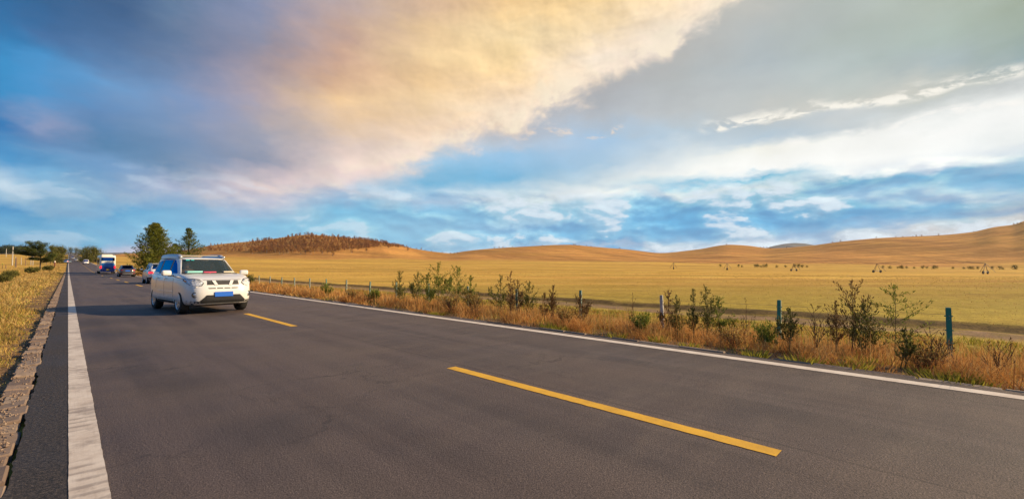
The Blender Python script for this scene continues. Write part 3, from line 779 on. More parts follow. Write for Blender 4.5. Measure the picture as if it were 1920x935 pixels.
def mirror(parent, mat, glassy, x, y, z, s, sz=1.0):
    m_ = prim('mirror', 'box', parent, mat, (x, s * (y + .13), z), (.12 * sz, .25 * sz, .165 * sz), (0, 0, -s * .15), bevel=.055 * sz)
    prim('mirror_glass', 'box', m_, glassy, (x - .069 * sz, s * (y + .13), z), (.006, .19 * sz, .12 * sz), (0, 0, -s * .15), bevel=.002)
    prim('mirror_arm', 'box', m_, M_blk, (x, s * (y + .02), z - .08 * sz), (.06, .14, .04), bevel=.01)
    return m_

def make_person(loc, rz, shirt, hair_c, label, arms):
    """seated adult, one continuous skinned body"""
    pts = [(0, 0, 0), (0, 0, .22), (0, 0, .42), (.02, 0, .53), (.03, 0, .60), (.04, 0, .72)]
    rad = [.16, .15, .17, .065, .07, .095]
    ed = [(0, 1), (1, 2), (2, 3), (3, 4), (4, 5)]
    for s in (-1, 1):
        b = len(pts)
        pts += [(0, .17 * s, .44), (.10, .24 * s, .22), (.34 if arms else .24, .15 * s, .26 if arms else .08), (.42 if arms else .31, .13 * s, .30 if arms else .06), (.18, .11 * s, .0), (.46, .13 * s, .06), (.50, .13 * s, -.3)]
        rad += [.07, .05, .037, .04, .10, .075, .05]
        ed += [(2, b), (b, b + 1), (b + 1, b + 2), (b + 2, b + 3), (0, b + 4), (b + 4, b + 5), (b + 5, b + 6)]
    me = bpy.data.meshes.new('person'); me.from_pydata(pts, ed, [])
    o = bpy.data.objects.new('person', me); COL.objects.link(o)
    sk = o.modifiers.new('s', 'SKIN'); o.modifiers.new('u', 'SUBSURF').levels = 1
    for v, r_ in zip(me.skin_vertices[0].data, rad): v.radius = (r_, r_ * (0.75 if r_ > .14 else 1))
    me.skin_vertices[0].data[0].use_root = True
    dg = bpy.context.evaluated_depsgraph_get(); dg.update()
    nm = bpy.data.meshes.new_from_object(o.evaluated_get(dg)); o.modifiers.clear(); o.data = nm
    M_skin = material('skin', color=(0.42, 0.24, 0.16), rough=0.6)
    nm.materials.clear(); nm.materials.append(shirt); nm.materials.append(M_skin)
    for p in nm.polygons:
        c = p.center; p.use_smooth = True
        if c.z > .51 or (c.x > .22 and abs(c.y) < .2 and c.z > .12 and arms): p.material_index = 1
    prim('hair', 'ball', o, hair_c, (.015, 0, .765), (.21, .185, .17), seg=16)
    prim('nose', 'ball', o, M_skin, (.135, 0, .70), (.04, .03, .05), seg=8)
    o.location = loc; o.rotation_euler = (0, 0, rz)
    return tag(o, label, 'person')

def car(loc, heading, P, label, cat, group=None):
    """heading: angle of the +x (forward) axis"""
    root = empty(P.get('root', 'parked_car'), loc, heading, label, cat, group)
    paint_, hw, L0, L1 = P['paint'], P['hw'], P['front'], P['rear']
    zb, belt, top = P['zb'], P['belt'], P['top']
    det = P.get('detail', True)
    lv = P.get('lv') or [(0, .12, .16, .12), (.04, .05, .08, .05), (.12, .02, .03, .02), (.30, .0, .0, .0), (.45, .0, .01, .0), (.62, .0, .04, .01), (.78, .012, .09, .03), (.90, .03, .15, .06), (.965, .055, .20, .10), (1, .11, .28, .16)]
    bs = Shell(L0, L1, hw, zb, P['deck'], lv, n=P.get('n', 4.6), xc=P.get('xc', 0.0), crown=P.get('crown', .03))
    body = bs.build('body', paint_, root, 96 if det else 40)
    r = P['r']; wx = P['wx']
    if det or P.get('arch'): cut_arches(body, [(w, s) for w in wx for s in (-1, 1)], r * 1.17, hw)
    for w in wx:
        for s in (1, -1): wheel(root, w, s * (hw - .13), r, s, det)
    gl = P['gh']   # greenhouse: xf base, xf top, xr base, xr top, hw base, hw top
    xfb, xft, xrb, xrt, wb, wt = gl
    lvg = [(0, 0, 0, 0), (.85, (wb - wt) * .80, (xfb - xft) * .85, (xrt - xrb) * .85), (.93, (wb - wt) * .95, (xfb - xft) * .95, (xrt - xrb) * .95), (.98, (wb - wt) * 1.15 + .02, (xfb - xft) * 1.05, (xrt - xrb) * 1.1), (1, (wb - wt) * 1.3 + .09, (xfb - xft) * 1.15 + .08, (xrt - xrb) * 1.2 + .08)]
    gh = Shell(xfb, xrb, wb, belt - .07, [(-9, top - .03), (9, top - .03)], lvg, n=P.get('gn', 7), xc=(xft + xrt) / 2, crown=.035)
    cab = gh.build('roof', paint_, root, 96 if det else 40)
    wins = P['wins']
    for side, nm, poly in wins:
        sides = ('L', 'R') if side == 'S' else (side,)
        for sd_ in sides:
            if det: gh.cut(cab, sd_, poly)
    if det:
        so = cab.modifiers.new('t', 'SOLIDIFY'); so.thickness = 0.025; so.offset = -1
    for side, nm, poly in wins:
        for sd_ in (('L', 'R') if side == 'S' else (side,)):
            gm = M_wind if (nm == 'windscreen' and det) else M_glass
            gh.decal(nm, sd_, poly, gm, root, off=-0.008 if det else 0.006, th=0.004 if det else 0.02, step=.1)
            if det and nm != 'windscreen':
                pass
    return root, bs, gh

ze = lambda x, y: float(zroad(y)) if -0.3 < x < 7.5 else ground(x, y)
# ---- the near white SUV, coming towards the camera -------------------------------------------
hd = R(-90 + 6.0)
mid = ((3.08 + 2.80) / 2 + .13, (16.4 + 19.0) / 2)
P = dict(root='white_suv', paint=M_white, hw=.915, front=2.27, rear=-2.35, zb=.27, belt=1.17, top=1.70, r=.355, wx=(1.315, -1.315), xc=-.02,
         deck=[(-2.4, 1.12), (-1.8, 1.18), (.9, 1.175), (1.2, 1.165), (1.6, 1.125), (1.95, 1.06), (2.15, 1.0), (2.3, .95)],
         gh=(1.22, .42, -2.16, -1.86, .845, .665), crown=.03, n=5.4,
         lv=[(0, .10, .16, .12), (.04, .05, .07, .05), (.12, .02, .03, .02), (.20, .008, .012, .0), (.34, .008, .0, .0), (.50, .0, .0, .0), (.66, .0, .02, .01), (.78, .008, .045, .03), (.86, .018, .07, .05), (.93, .035, .10, .07), (.975, .06, .14, .10), (1, .12, .24, .16)],
         wins=[('F', 'windscreen', [(-.735, 1.175), (.735, 1.175), (.585, 1.635), (-.585, 1.635)]),
               ('B', 'rear_window', [(-.68, 1.20), (.68, 1.20), (.56, 1.60), (-.56, 1.60)]),
               ('S', 'window', [(.80, 1.19), (.08, 1.19), (.08, 1.61), (.22, 1.605), (.46, 1.46)]),
               ('S', 'window', [(.00, 1.19), (-.98, 1.19), (-.98, 1.62), (.00, 1.625)]),
               ('S', 'window', [(-1.06, 1.20), (-1.72, 1.26), (-1.62, 1.55), (-1.06, 1.615)])])
suv, bs, gh = car((mid[0], mid[1], 0.0), hd, P, 'white SUV with roof bars and blue number plate driving towards the camera', 'SUV')
# front
def mir(poly): return [(-a, b) for a, b in reversed(poly)]
gr = bs.decal('grille', 'F', [(-.40, .985), (-.42, .86), (.42, .86), (.40, .985)], M_blk, suv, .004, .03)
for s in (-1, 1):
    pl = [(s * .20, .99), (s * .29, .99), (s * .22, .855), (s * .14, .855)]
    if s > 0: pl = pl[::-1]
    bs.decal('grille_bar', 'F', pl, M_white, gr, .022, .03)
for k in range(4):
    bs.decal('grille_slat', 'F', [(-.41, .875 + k * .03), (.41, .875 + k * .03), (.41, .882 + k * .03), (-.41, .882 + k * .03)], M_chrome if False else M_gap, gr, .010, .01)
sl = bs.decal('bumper_slot', 'F', [(-.40, .775), (-.37, .745), (.37, .745), (.40, .775)], M_blk, suv, .004, .02)
for yy in (-.19, 0, .19): bs.decal('slot_divider', 'F', [(yy - .015, .777), (yy - .015, .743), (yy + .015, .743), (yy + .015, .777)], M_white, sl, .008, .02)
bp_ = bs.decal('lower_bumper', 'F', [(-.83, .40), (-.80, .26), (.80, .26), (.83, .40), (.60, .385), (.43, .565), (-.43, .565), (-.60, .385)][::-1], M_blk, suv, .008, .05)
for zz in (.30, .43, .47, .51, .545): bs.decal('bumper_rib', 'F', [(-.44, zz), (.44, zz), (.44, zz + .012), (-.44, zz + .012)], M_gap, bp_, .02, .02)
gh.decal('cowl', 'F', [(-.77, 1.168), (.77, 1.168), (.755, 1.192), (-.755, 1.192)], M_blk, suv, .006, .01)
bs.decal('hood_gap', 'F', [(-.50, 1.004), (.50, 1.004), (.50, 1.012), (-.50, 1.012)], M_gap, suv, .001, .004)
pk = bs.decal('number_plate', 'F', [(-.235, .655), (-.235, .515), (.235, .515), (.235, .655)], M_plateb, suv, .035, .012, step=.5)
for s in (-1, 1):
    hl = [(.50, .93), (.56, .85), (.68, .835), (.80, .875), (.81, 1.015), (.72, 1.03), (.60, 1.01)]
    hp = hl if s > 0 else mir(hl)
    h0 = bs.decal('headlight', 'F', hp, M_refl, suv, .003, .02)
    bs.decal('headlight_rim', 'F', [(p[0] * 1.0 + s * (0 if abs(p[0]) > .7 else -.018), p[1] + (.018 if p[1] > .94 else -.018)) for p in hp], M_gap, h0, .0015, .01)
    lens = bs.decal('headlight_lens', 'F', hp, M_lens, h0, .030, .004)
    for (yy, zz, rr) in ((.60, .925, .055), (.715, .945, .05)):
        c = bs.proj('F', s * yy, zz, .004)
        ob = lathe('headlight_bulb', [(rr, .0), (rr * .85, .022), (rr * .5, .0), (0.001, .012)], h0, M_chrome, (0, 0, 0), 20)
        ob.rotation_euler = (0, 0, R(-90) + s * R(25)); ob.location = c
    wsd = 'L' if s > 0 else 'R'
    bs.decal('headlight_rim', wsd, [(1.62, .99), (2.00, .855), (2.01, 1.03), (1.66, 1.045)], M_gap, h0, .0015, .01, step=.04)
    bs.decal('headlight_corner', wsd, [(1.68, .985), (1.99, .875), (2.0, 1.015), (1.70, 1.03)], M_refl, h0, .006, .02, step=.04)
    bs.decal('indicator', wsd, [(1.70, .98), (1.84, .94), (1.84, .98), (1.71, 1.01)], M_amb, h0, .012, .01, step=.04)
    a0_ = [(.70, 1.015), (.79, 1.0), (.79, .965), (.72, .975)]
    bs.decal('indicator', 'F', a0_ if s > 0 else mir(a0_), M_amb, h0, .006, .01)
    c = bs.proj('F', s * .70, .575, 0)
    fg = lathe('fog_lamp', [(.078, -.02), (.078, .006), (.064, .010), (.052, -.015)], suv, M_blk, (0, 0, 0), 24); fg.location = c; fg.rotation_euler = (0, 0, R(-90) + s * R(28))
    fl = lathe('fog_lens', [(.052, .0), (.04, .008), (0.001, .012)], fg, M_refl, (0, 0, 0), 20)
    c = bs.proj('F', s * .66, .80, 0)
    prim('washer_cap', 'box', suv, M_white, (c[0], c[1], c[2]), (.02, .05, .03), bevel=.006)
    mirror(suv, M_white, M_chrome, .80, .93, 1.20, s, 1.0)
    # doors: shut lines, handles, rubbing strip
    sd_ = 'L' if s > 0 else 'R'
    for xx in (.86, -.08, -1.0):
        z0_ = .40 if xx > -.5 else .72
        bs.decal('door_gap', sd_, [(xx, z0_), (xx + .02, z0_), (xx + .02, 1.10), (xx, 1.10)], M_gap, suv, .0015, .004, step=.1)
    bs.decal('door_gap', sd_, [(.86, .40), (-.80, .40), (-.80, .41), (.86, .41)], M_gap, suv, .0015, .004, step=.1)
    bs.decal('rubbing_strip', sd_, [(.84, .62), (-.84, .62), (-.84, .645), (.84, .645)], M_white, suv, .016, .02, step=.15)
    bs.decal('sill', sd_, [(.86, .36), (-.86, .36), (-.86, .30), (.86, .30)], M_blk, suv, .012, .03, step=.1)
    for xx in (.06, -.84):
        c = bs.proj(sd_, xx, 1.03, .028)
        prim('door_handle', 'box', suv, M_chrome, c, (.20, .025, .035), bevel=.010)
    bs.decal('hood_side_gap', sd_, [(.92, 1.085), (1.45, 1.06), (1.85, 1.00), (1.85, .988), (1.45, 1.048), (.92, 1.073)], M_gap, suv, .0015, .004, step=.1)
    for xa, xb in ((.005, .075), (-1.055, -.985)):
        gh.decal('pillar_trim', sd_, [(xa, 1.18), (xb, 1.18), (xb, 1.62), (xa, 1.62)], M_blk, suv, .004, .01, step=.1)
    # tail light
    bs.decal('tail_light', sd_, [(-2.05, .85), (-2.26, .85), (-2.26, 1.1), (-2.10, 1.1)], M_tail, suv, .008, .03)
    bs.decal('rear_lamp', 'B', ([(.72, .82), (.84, .84), (.82, 1.08), (.74, 1.08)] if s > 0 else mir([(.72, .82), (.84, .84), (.82, 1.08), (.74, 1.08)])), M_tail, suv, .008, .02)
    # thick roof bar with integral lamps
    V = []; F = []
    n = 26
    for i in range(n + 1):
        t = i / n; x = .30 - 2.05 * t
        e = min(1, min(t, 1 - t) / .09); e = math.sin(e * math.pi / 2) ** .8
        h = .035 + .105 * e; w_ = .045 + .03 * e
        yc = .60 - .03 * abs(t - .5) * 2
        zb_ = 1.655 + .03 * math.sin(math.pi * min(1, max(0, t)))
        for (a, b_) in ((-1, 0), (-.95, .7), (-.5, 1), (.5, 1), (.95, .7), (1, 0)):
            V.append((x, s * (yc + a * w_), zb_ - .02 + b_ * h))
    for i in range(n):
        for k in range(5): F.append((6*i+k, 6*i+k+1, 6*i+k+7, 6*i+k+6))
    F += [tuple(range(6)), tuple(range(6*n+5, 6*n-1, -1))]
    rb = mesh_np('roof_bar', V, F, material('roof_bar_silver', color=(0.42, 0.45, 0.50), rough=0.3, metal=0.5), smooth=True, parent=suv)
    prim('roof_lamp', 'ball', rb, M_refl, (.30, s * .60, 1.70), (.10, .115, .085), seg=16)
for xx in (.05, -1.45):
    prim('cross_bar', 'box', suv, material('cross_bar', color=(0.32, 0.28, 0.22), rough=0.5, metal=0.4), (xx, 0, 1.755), (.06, 1.16, .028), bevel=.008)
bs.decal('wiper_cowl', 'F', [(-.1, .0), (.1, .0), (.1, .01), (-.1, .01)], M_blk, suv) if False else None
for yy in (-.55, .05):
    prim('wiper', 'box', suv, M_blk, (1.17, yy + .22, 1.20), (.025, .56, .014), (0, 0, .06))
prim('dashboard', 'box', suv, M_cab, (.95, 0, 1.165), (.55, 1.42, .06), bevel=.02)
for s in (-1, 1):
    st = prim('seat', 'box', suv, M_seat, (-.15, s * .36, 1.2), (.14, .46, .55), (0, -.15, 0), bevel=.05)
    prim('headrest', 'box', st, M_seat, (-.24, s * .36, 1.53), (.09, .26, .16), bevel=.035)
prim('rear_bench', 'box', suv, M_seat, (-1.05, 0, 1.15), (.16, 1.3, .5), bevel=.05)
prim('rear_view_mirror', 'box', suv, M_blk, (.50, 0, 1.58), (.03, .22, .06), bevel=.012)
prim('windscreen_sticker', 'box', suv, material('teal_sticker', color=(0.05, 0.45, 0.48), rough=0.5), (.562, -.47, 1.60), (.006, .10, .05), (0, -.95, 0))
prim('windscreen_sticker', 'box', suv, material('teal_sticker'), (.562, -.34, 1.60), (.006, .08, .04), (0, -.95, 0))
sw = lathe('steering_wheel', [(.17, 0), (.185, .012), (.19, 0), (.185, -.012), (.17, 0)], suv, M_blk, (0, 0, 0), 24)
sw.location = (.52, .36, 1.19); sw.rotation_euler = (0, 0, R(90))
prim('exhaust', 'cyl', suv, M_chrome, (-2.2, -.5, .27), (.06, .06, .2), (0, R(90), 0))
prim('underbody', 'box', suv, M_blk, (0, 0, .30), (4.1, 1.5, .12), bevel=.03)
def on_suv(v):
    return Matrix.Translation((mid[0], mid[1], 0)) @ Matrix.Rotation(hd, 4, 'Z') @ Vector(v)
for nm, v, scl, c, lb in (('tissue_box', (1.0, -.42, 1.225), (.20, .42, .07), (0.25, 0.62, 0.60), 'pale teal box lying on the dashboard behind the windscreen'),
                       ('cloth', (1.02, -.02, 1.215), (.16, .36, .05), (0.62, 0.06, 0.14), 'red folded cloth lying on the dashboard behind the windscreen'),
                       ('paper_pad', (1.0, .50, 1.22), (.18, .30, .06), (0.62, 0.55, 0.42), 'cream paper pad on the far end of the dashboard')):
    o = prim(nm, 'box', None, material(nm, color=c, rough=0.7), (0, 0, 0), scl, (0, 0, .1), bevel=.012)
    o.location = on_suv(v); o.rotation_euler = (0, 0, hd); tag(o, lb, nm.split('_')[-1] if nm != 'tissue_box' else 'box')
make_person(on_suv((.02, .36, .80)), hd, material('dark_shirt', color=(0.06, 0.06, 0.07), rough=0.9), material('dark_hair', color=(0.02, 0.016, 0.014), rough=0.8), 'driver in a dark top behind the steering wheel of the near white SUV', True)
make_person(on_suv((.02, -.36, .80)), hd, material('tan_shirt', color=(0.36, 0.27, 0.18), rough=0.9), MATS['dark_hair'], 'passenger in a tan top in the front seat of the near white SUV', False)

# ---- vehicles further up the road, driving away ----------------------------------------------
def rearset(root, bs, kind, lit=False, plate=None, z=0.0):
    lm = M_brake if lit else M_tail
    w = bs.hw
    for s in (-1, 1):
        pl = {'suv': [(w - .38, .86), (w - .09, .83), (w - .11, 1.0), (w - .32, 1.0)], 'cross': [(w - .44, .93), (w - .10, .85), (w - .10, .97), (w - .36, .98)], 'van': [(w - .16, .80), (w - .04, .80), (w - .04, 1.20), (w - .16, 1.20)]}[kind]
        bs.decal('tail_light', 'B', pl if s > 0 else mir(pl), lm, root, .012, .05)
        sx = bs.xr
        bs.decal('tail_light', 'L' if s > 0 else 'R', [(sx + .12, .84), (sx + .40, .86), (sx + .40, .97), (sx + .16, 1.0)], lm, root, .012, .04, step=.04)
        bs.decal('reflector', 'B', ([(w - .35, .46), (w - .12, .46), (w - .12, .50), (w - .35, .50)] if s > 0 else mir([(w - .35, .46), (w - .12, .46), (w - .12, .50), (w - .35, .50)])), M_tail, root, .03, .03)
    bs.decal('lower_bumper', 'B', [(-w + .06, .30), (w - .06, .30), (w - .05, .52), (w - .3, .58), (-w + .3, .58), (-w + .05, .52)], M_blk, root, .015, .04)
    bs.decal('number_plate', 'B', [(-.24, .78), (.24, .78), (.24, .92), (-.24, .92)], plate or M_plateb, root, .02, .01, step=.5)
    prim('underbody', 'box', root, M_blk, (0, 0, .30), (3.9, 1.4, .14), bevel=.03)
# white SUV just behind the near one
Pb = dict(root='white_suv', paint=M_white, hw=.92, front=2.25, rear=-2.32, zb=.30, belt=1.10, top=1.68, r=.365, wx=(1.32, -1.28), xc=0,
          deck=[(-2.4, 1.08), (-1.8, 1.14), (.9, 1.12), (1.6, 1.06), (2.2, .92)], gh=(1.15, .30, -2.12, -1.80, .84, .66),
          wins=[('F', 'windscreen', [(-.74, 1.14), (.74, 1.14), (.60, 1.60), (-.60, 1.60)]), ('B', 'rear_window', [(-.64, 1.20), (.64, 1.20), (.54, 1.56), (-.54, 1.56)]),
                ('S', 'window', [(.72, 1.14), (.04, 1.14), (.04, 1.57), (.16, 1.57)]), ('S', 'window', [(-.04, 1.14), (-1.0, 1.14), (-1.0, 1.58), (-.04, 1.585)]), ('S', 'window', [(-1.08, 1.16), (-1.78, 1.28), (-1.62, 1.50), (-1.08, 1.57)])])
Yc = 47 + 1.28
w2, b2, g2 = car((4.55 + .92, Yc, ze(5, Yc)), R(90), Pb, 'white SUV with lit brake lights driving away, half hidden behind the nearest SUV', 'SUV')
rearset(w2, b2, 'suv', True)
for s in (-1, 1):
    mirror(w2, M_blk, M_chrome, .80, .92, 1.16, s, 1.0)
    prim('roof_rail', 'box', w2, M_alloy, (-.6, s * .60, 1.70), (1.9, .035, .035), bevel=.01)
prim('spoiler', 'box', w2, M_white, (-1.98, 0, 1.64), (.28, 1.15, .035), (0, .12, 0), bevel=.012)
# dark crossover
Pc = dict(root='dark_crossover', paint=M_brown, hw=.90, front=2.25, rear=-2.30, zb=.28, belt=1.06, top=1.62, r=.36, wx=(1.33, -1.30), xc=0,
          deck=[(-2.4, 1.03), (-1.8, 1.10), (.9, 1.08), (1.6, 1.0), (2.2, .86)], gh=(1.2, .35, -2.20, -1.55, .82, .60),
          wins=[('F', 'windscreen', [(-.72, 1.10), (.72, 1.10), (.54, 1.54), (-.54, 1.54)]), ('B', 'rear_window', [(-.66, 1.13), (.66, 1.13), (.50, 1.50), (-.50, 1.50)]),
                ('S', 'window', [(.75, 1.10), (.04, 1.10), (.04, 1.51), (.18, 1.51)]), ('S', 'window', [(-.04, 1.10), (-1.3, 1.14), (-1.1, 1.46), (-.04, 1.53)])])
Yc = 81.3 + 1.0
w3, b3, g3 = car((5.80, Yc, ze(5, Yc)), R(90), Pc, 'dark brown crossover with blue plate following the bus', 'car')
rearset(w3, b3, 'cross', False)
b3.decal('bumper_trim', 'B', [(-.55, .40), (.55, .40), (.55, .50), (-.55, .50)], M_alloy, w3, .03, .03)
prim('spoiler', 'box', w3, M_brown, (-1.74, 0, 1.585), (.30, 1.02, .03), (0, .1, 0), bevel=.01)
for s in (-1, 1): mirror(w3, M_brown, M_chrome, .80, .90, 1.10, s, .95)
# ---- bus
Yb = 109.4; bl = 10.6
bus = empty('bus', (5.15, Yb + bl / 2, float(zroad(Yb + bl / 2))), R(90), 'blue and cream coach seen from behind in the right lane', 'bus')
bus.rotation_euler = (0, -math.atan(.010), R(90))
hb = 1.17
lvb = [(0, .06, .1, .06), (.03, .01, .03, .02), (.1, 0, 0, 0), (.45, 0, .02, .0), (.85, .02, .12, .06), (.95, .05, .2, .12), (.985, .10, .28, .2), (1, .2, .4, .34)]
bb = Shell(bl / 2, -bl / 2, hb, .42, [(-9, 3.42), (9, 3.42)], lvb, n=9, crown=.05)
bob = bb.build('body', M_busw, bus, 96)
cut_arches(bob, [(w, s) for w in (3.0, -2.6) for s in (-1, 1)], .56, hb)
for w in (3.0, -2.6):
    for s in (1, -1): wheel(bus, w, s * (hb - .15), .48, s, False)
bb.decal('lower_panel', 'B', [(-1.10, .50), (1.10, .50), (1.125, 1.98), (-1.125, 1.98)], M_busb, bus, .012, .03, step=.15)
bb.decal('engine_cover', 'B', [(-.95, .62), (.95, .62), (.95, 1.32), (-.95, 1.32)], M_busd, bus, .03, .02, step=.15)
for k in range(5): bb.decal('vent', 'B', [(-.45, .90 + k * .07), (.45, .90 + k * .07), (.45, .93 + k * .07), (-.45, .93 + k * .07)], M_blk, bus, .036, .01, step=.3)
bb.decal('rear_window', 'B', [(-.93, 2.38), (.93, 2.38), (.90, 3.03), (-.90, 3.03)], M_glass, bus, .012, .02, step=.15)
bb.decal('rear_bumper', 'B', [(-1.1, .42), (1.1, .42), (1.1, .60), (-1.1, .60)], M_busd, bus, .06, .06, step=.2)
bb.decal('number_plate', 'B', [(-.23, .66), (.23, .66), (.23, .86), (-.23, .86)], M_platey, bus, .05, .01, step=.5)
for s in (-1, 1):
    c = bb.proj('B', s * .92, 1.22, .02)
    tl = prim('tail_light', 'ball', bus, M_brake, (c[0], c[1], c[2]), (.14, .36, .52), seg=20)
    sd_ = 'L' if s > 0 else 'R'
    bb.decal('side_panel', sd_, [(-5.0, .50), (5.0, .50), (5.0, 1.35), (-5.0, 1.35)], M_busb, bus, .004, .01, step=.25) if False else None
    for k in range(5):
        xa = -4.75 + k * 1.85
        bb.decal('window', sd_, [(xa, 1.75), (xa + 1.75, 1.75), (xa + 1.75, 2.85), (xa, 2.85)], M_glass, bus, .006, .02, step=.4)
    bb.decal('stripe', sd_, [(-4.8, 1.30), (4.8, 1.30), (4.8, 1.62), (-4.8, 1.62)], M_busb, bus, .005, .01, step=.25)
    prim('mirror', 'box', bus, M_blk, (5.4, s * 1.38, 2.35), (.12, .22, .50), bevel=.04)
    prim('mirror_arm', 'box', bus, M_blk, (5.25, s * 1.25, 2.68), (.3, .34, .04), bevel=.01)
prim('air_conditioner', 'box', bus, M_busw, (-1.0, 0, 3.50), (2.6, 1.5, .20), bevel=.06)
bb.decal('windscreen', 'F', [(-1.05, 1.3), (1.05, 1.3), (1.0, 3.0), (-1.0, 3.0)], M_glass, bus, .01, .02, step=.15)
# ---- small far cars: shared low-detail builder
def small(x, y, head, paint_, label, rear=True, van=False, cat='car', name='car', lit=False, roofc=None, top=None):
    t_ = top or (1.85 if van else 1.48)
    bel = 1.05 if van else .92
    wins = [('F', 'windscreen', [(-.68, bel + .04), (.68, bel + .04), (.55, t_ - .1), (-.55, t_ - .1)]), ('B', 'rear_window', [(-.64, bel + .06), (.64, bel + .06), (.54, t_ - .12), (-.54, t_ - .12)]),
            ('S', 'window', [(.8, bel + .03), (-.1, bel + .03), (-.1, t_ - .1), (.45, t_ - .1)]), ('S', 'window', [(-.2, bel + .03), (-1.2, bel + .03), (-1.1, t_ - .12), (-.2, t_ - .1)])]
    Pd = dict(root=name, paint=paint_, hw=.86 if not van else .84, front=2.2, rear=-2.2, zb=.27, belt=bel, top=t_, r=.33, wx=(1.3, -1.3), xc=0, detail=False, arch=True,
              deck=[(-2.3, bel - .02), (-1.7, bel + .03), (.9, bel), (1.6, bel - .08), (2.2, bel - .22)], gh=(1.25, .5, -2.12 if van else -1.75, -1.95 if van else -1.1, .78, .66 if van else .58), wins=wins)
    r_, b_, g_ = car((x, y, float(zroad(y))), head, Pd, label, cat)
    sl = math.atan((float(zroad(y + 3)) - float(zroad(y - 3))) / 6) * (1 if math.sin(head) > 0 else -1)
    r_.rotation_euler = (0, -sl, head)
    w = b_.hw; zl = bel - .22
    for s in (-1, 1):
        q = [(w - .20, zl), (w - .03, zl), (w - .03, zl + .16), (w - .20, zl + .16)]; q = q if s > 0 else mir(q)
        b_.decal('tail_light', 'B', q, M_brake if lit else M_tail, r_, .02, .05)
        q = [(w - .34, zl - .12), (w - .05, zl - .1), (w - .05, zl + .02), (w - .34, zl)]; q = q if s > 0 else mir(q)
        b_.decal('headlight', 'F', q, M_refl, r_, .02, .05)
    b_.decal('grille', 'F', [(-.42, zl - .14), (.42, zl - .14), (.42, zl - .02), (-.42, zl - .02)], M_blk, r_, .02, .05)
    b_.decal('bumper', 'B', [(-.75, .29), (.75, .29), (.75, .42), (-.75, .42)], M_blk, r_, .02, .05)
    b_.decal('number_plate', 'B', [(-.22, .55), (.22, .55), (.22, .69), (-.22, .69)], M_plateb, r_, .02, .01, step=.5)
    for s in (-1, 1): prim('mirror', 'box', r_, paint_, (.75, s * (w + .08), bel + .05), (.1, .18, .12), bevel=.02)
    return r_
small(4.75, 230 + 2.2, R(90), M_white, 'white minivan driving away ahead of the coach', van=True, cat='van', name='minivan')
small(5.85, 322, R(90), M_red, 'red and pale hatchback driving away beyond the white minivan', lit=True, name='red_car')
small(3.15, 338, R(-90), M_silver, 'silver car coming down the road over the centre line', name='silver_car')
small(2.2, 418, R(-90), M_silver, 'farthest pale silver car coming down the road in the left lane', name='silver_car', top=1.6)
small(-.25, 264, R(72), M_bluec, 'blue grey car pulled over on the left edge of the road', lit=True, name='blue_car', top=1.6)
# ---------------------------------------------------------------- kerb stones and verge litter
def tone_mat(name, stops, rough=0.9, trans=0.0, spec=0.15):
    def f(t, b):
        a = t.new('ShaderNodeAttribute'); a.attribute_name = 'tone'
        c = t.ramp(a.outputs['Fac'], stops)
        p = t.new('ShaderNodeNewGeometry').outputs['Position']
        n = t.noise(p, 0.8, 5, 0.65); g = t.mr(n, 0.3, 0.7, 0.68, 1.3)
        c = t.vm('MULTIPLY', c, t.comb(g, g, g))
        t.link(c, b.inputs['Base Color']); b.inputs['Roughness'].default_value = rough; b.inputs['Specular IOR Level'].default_value = spec
        if trans:
            tr = t.new('ShaderNodeBsdfTranslucent'); t.link(c, tr.inputs['Color'])
            mx = t.new('ShaderNodeMixShader'); mx.inputs[0].default_value = trans
            t.link(b.outputs[0], mx.inputs[1]); t.link(tr.outputs[0], mx.inputs[2])
            t.link(mx.outputs[0], t.n['Material Output'].inputs[0])
    return material(name, f)
def stone(t, b):
    p = t.new('ShaderNodeNewGeometry').outputs['Position']; x, y, z = t.xyz(p)
    a = t.new('ShaderNodeAttribute'); a.attribute_name = 'tone'
    n = t.noise(p, 14, 6, 0.7); n2 = t.noise(p, 3, 5, 0.6)
    c = t.ramp(a.outputs['Fac'], [(0, (0.15, 0.10, 0.075)), (0.5, (0.23, 0.16, 0.115)), (1, (0.29, 0.215, 0.155))])
    c = t.mix(t.mr(n, 0.45, 0.7, 0, 0.7), c, (0.11, 0.075, 0.055)); c = t.mix(t.mr(n2, 0.5, 0.7, 0, 0.5), c, (0.17, 0.12, 0.085))
    t.link(c, b.inputs['Base Color']); b.inputs['Roughness'].default_value = 0.9
    bp = t.new('ShaderNodeBump'); bp.inputs['Strength'].default_value = 0.8; bp.inputs['Distance'].default_value = 0.01
    t.link(n, bp.inputs['Height']); t.link(bp.outputs[0], b.inputs['Normal'])
M_stone = material('kerb_stone', stone)
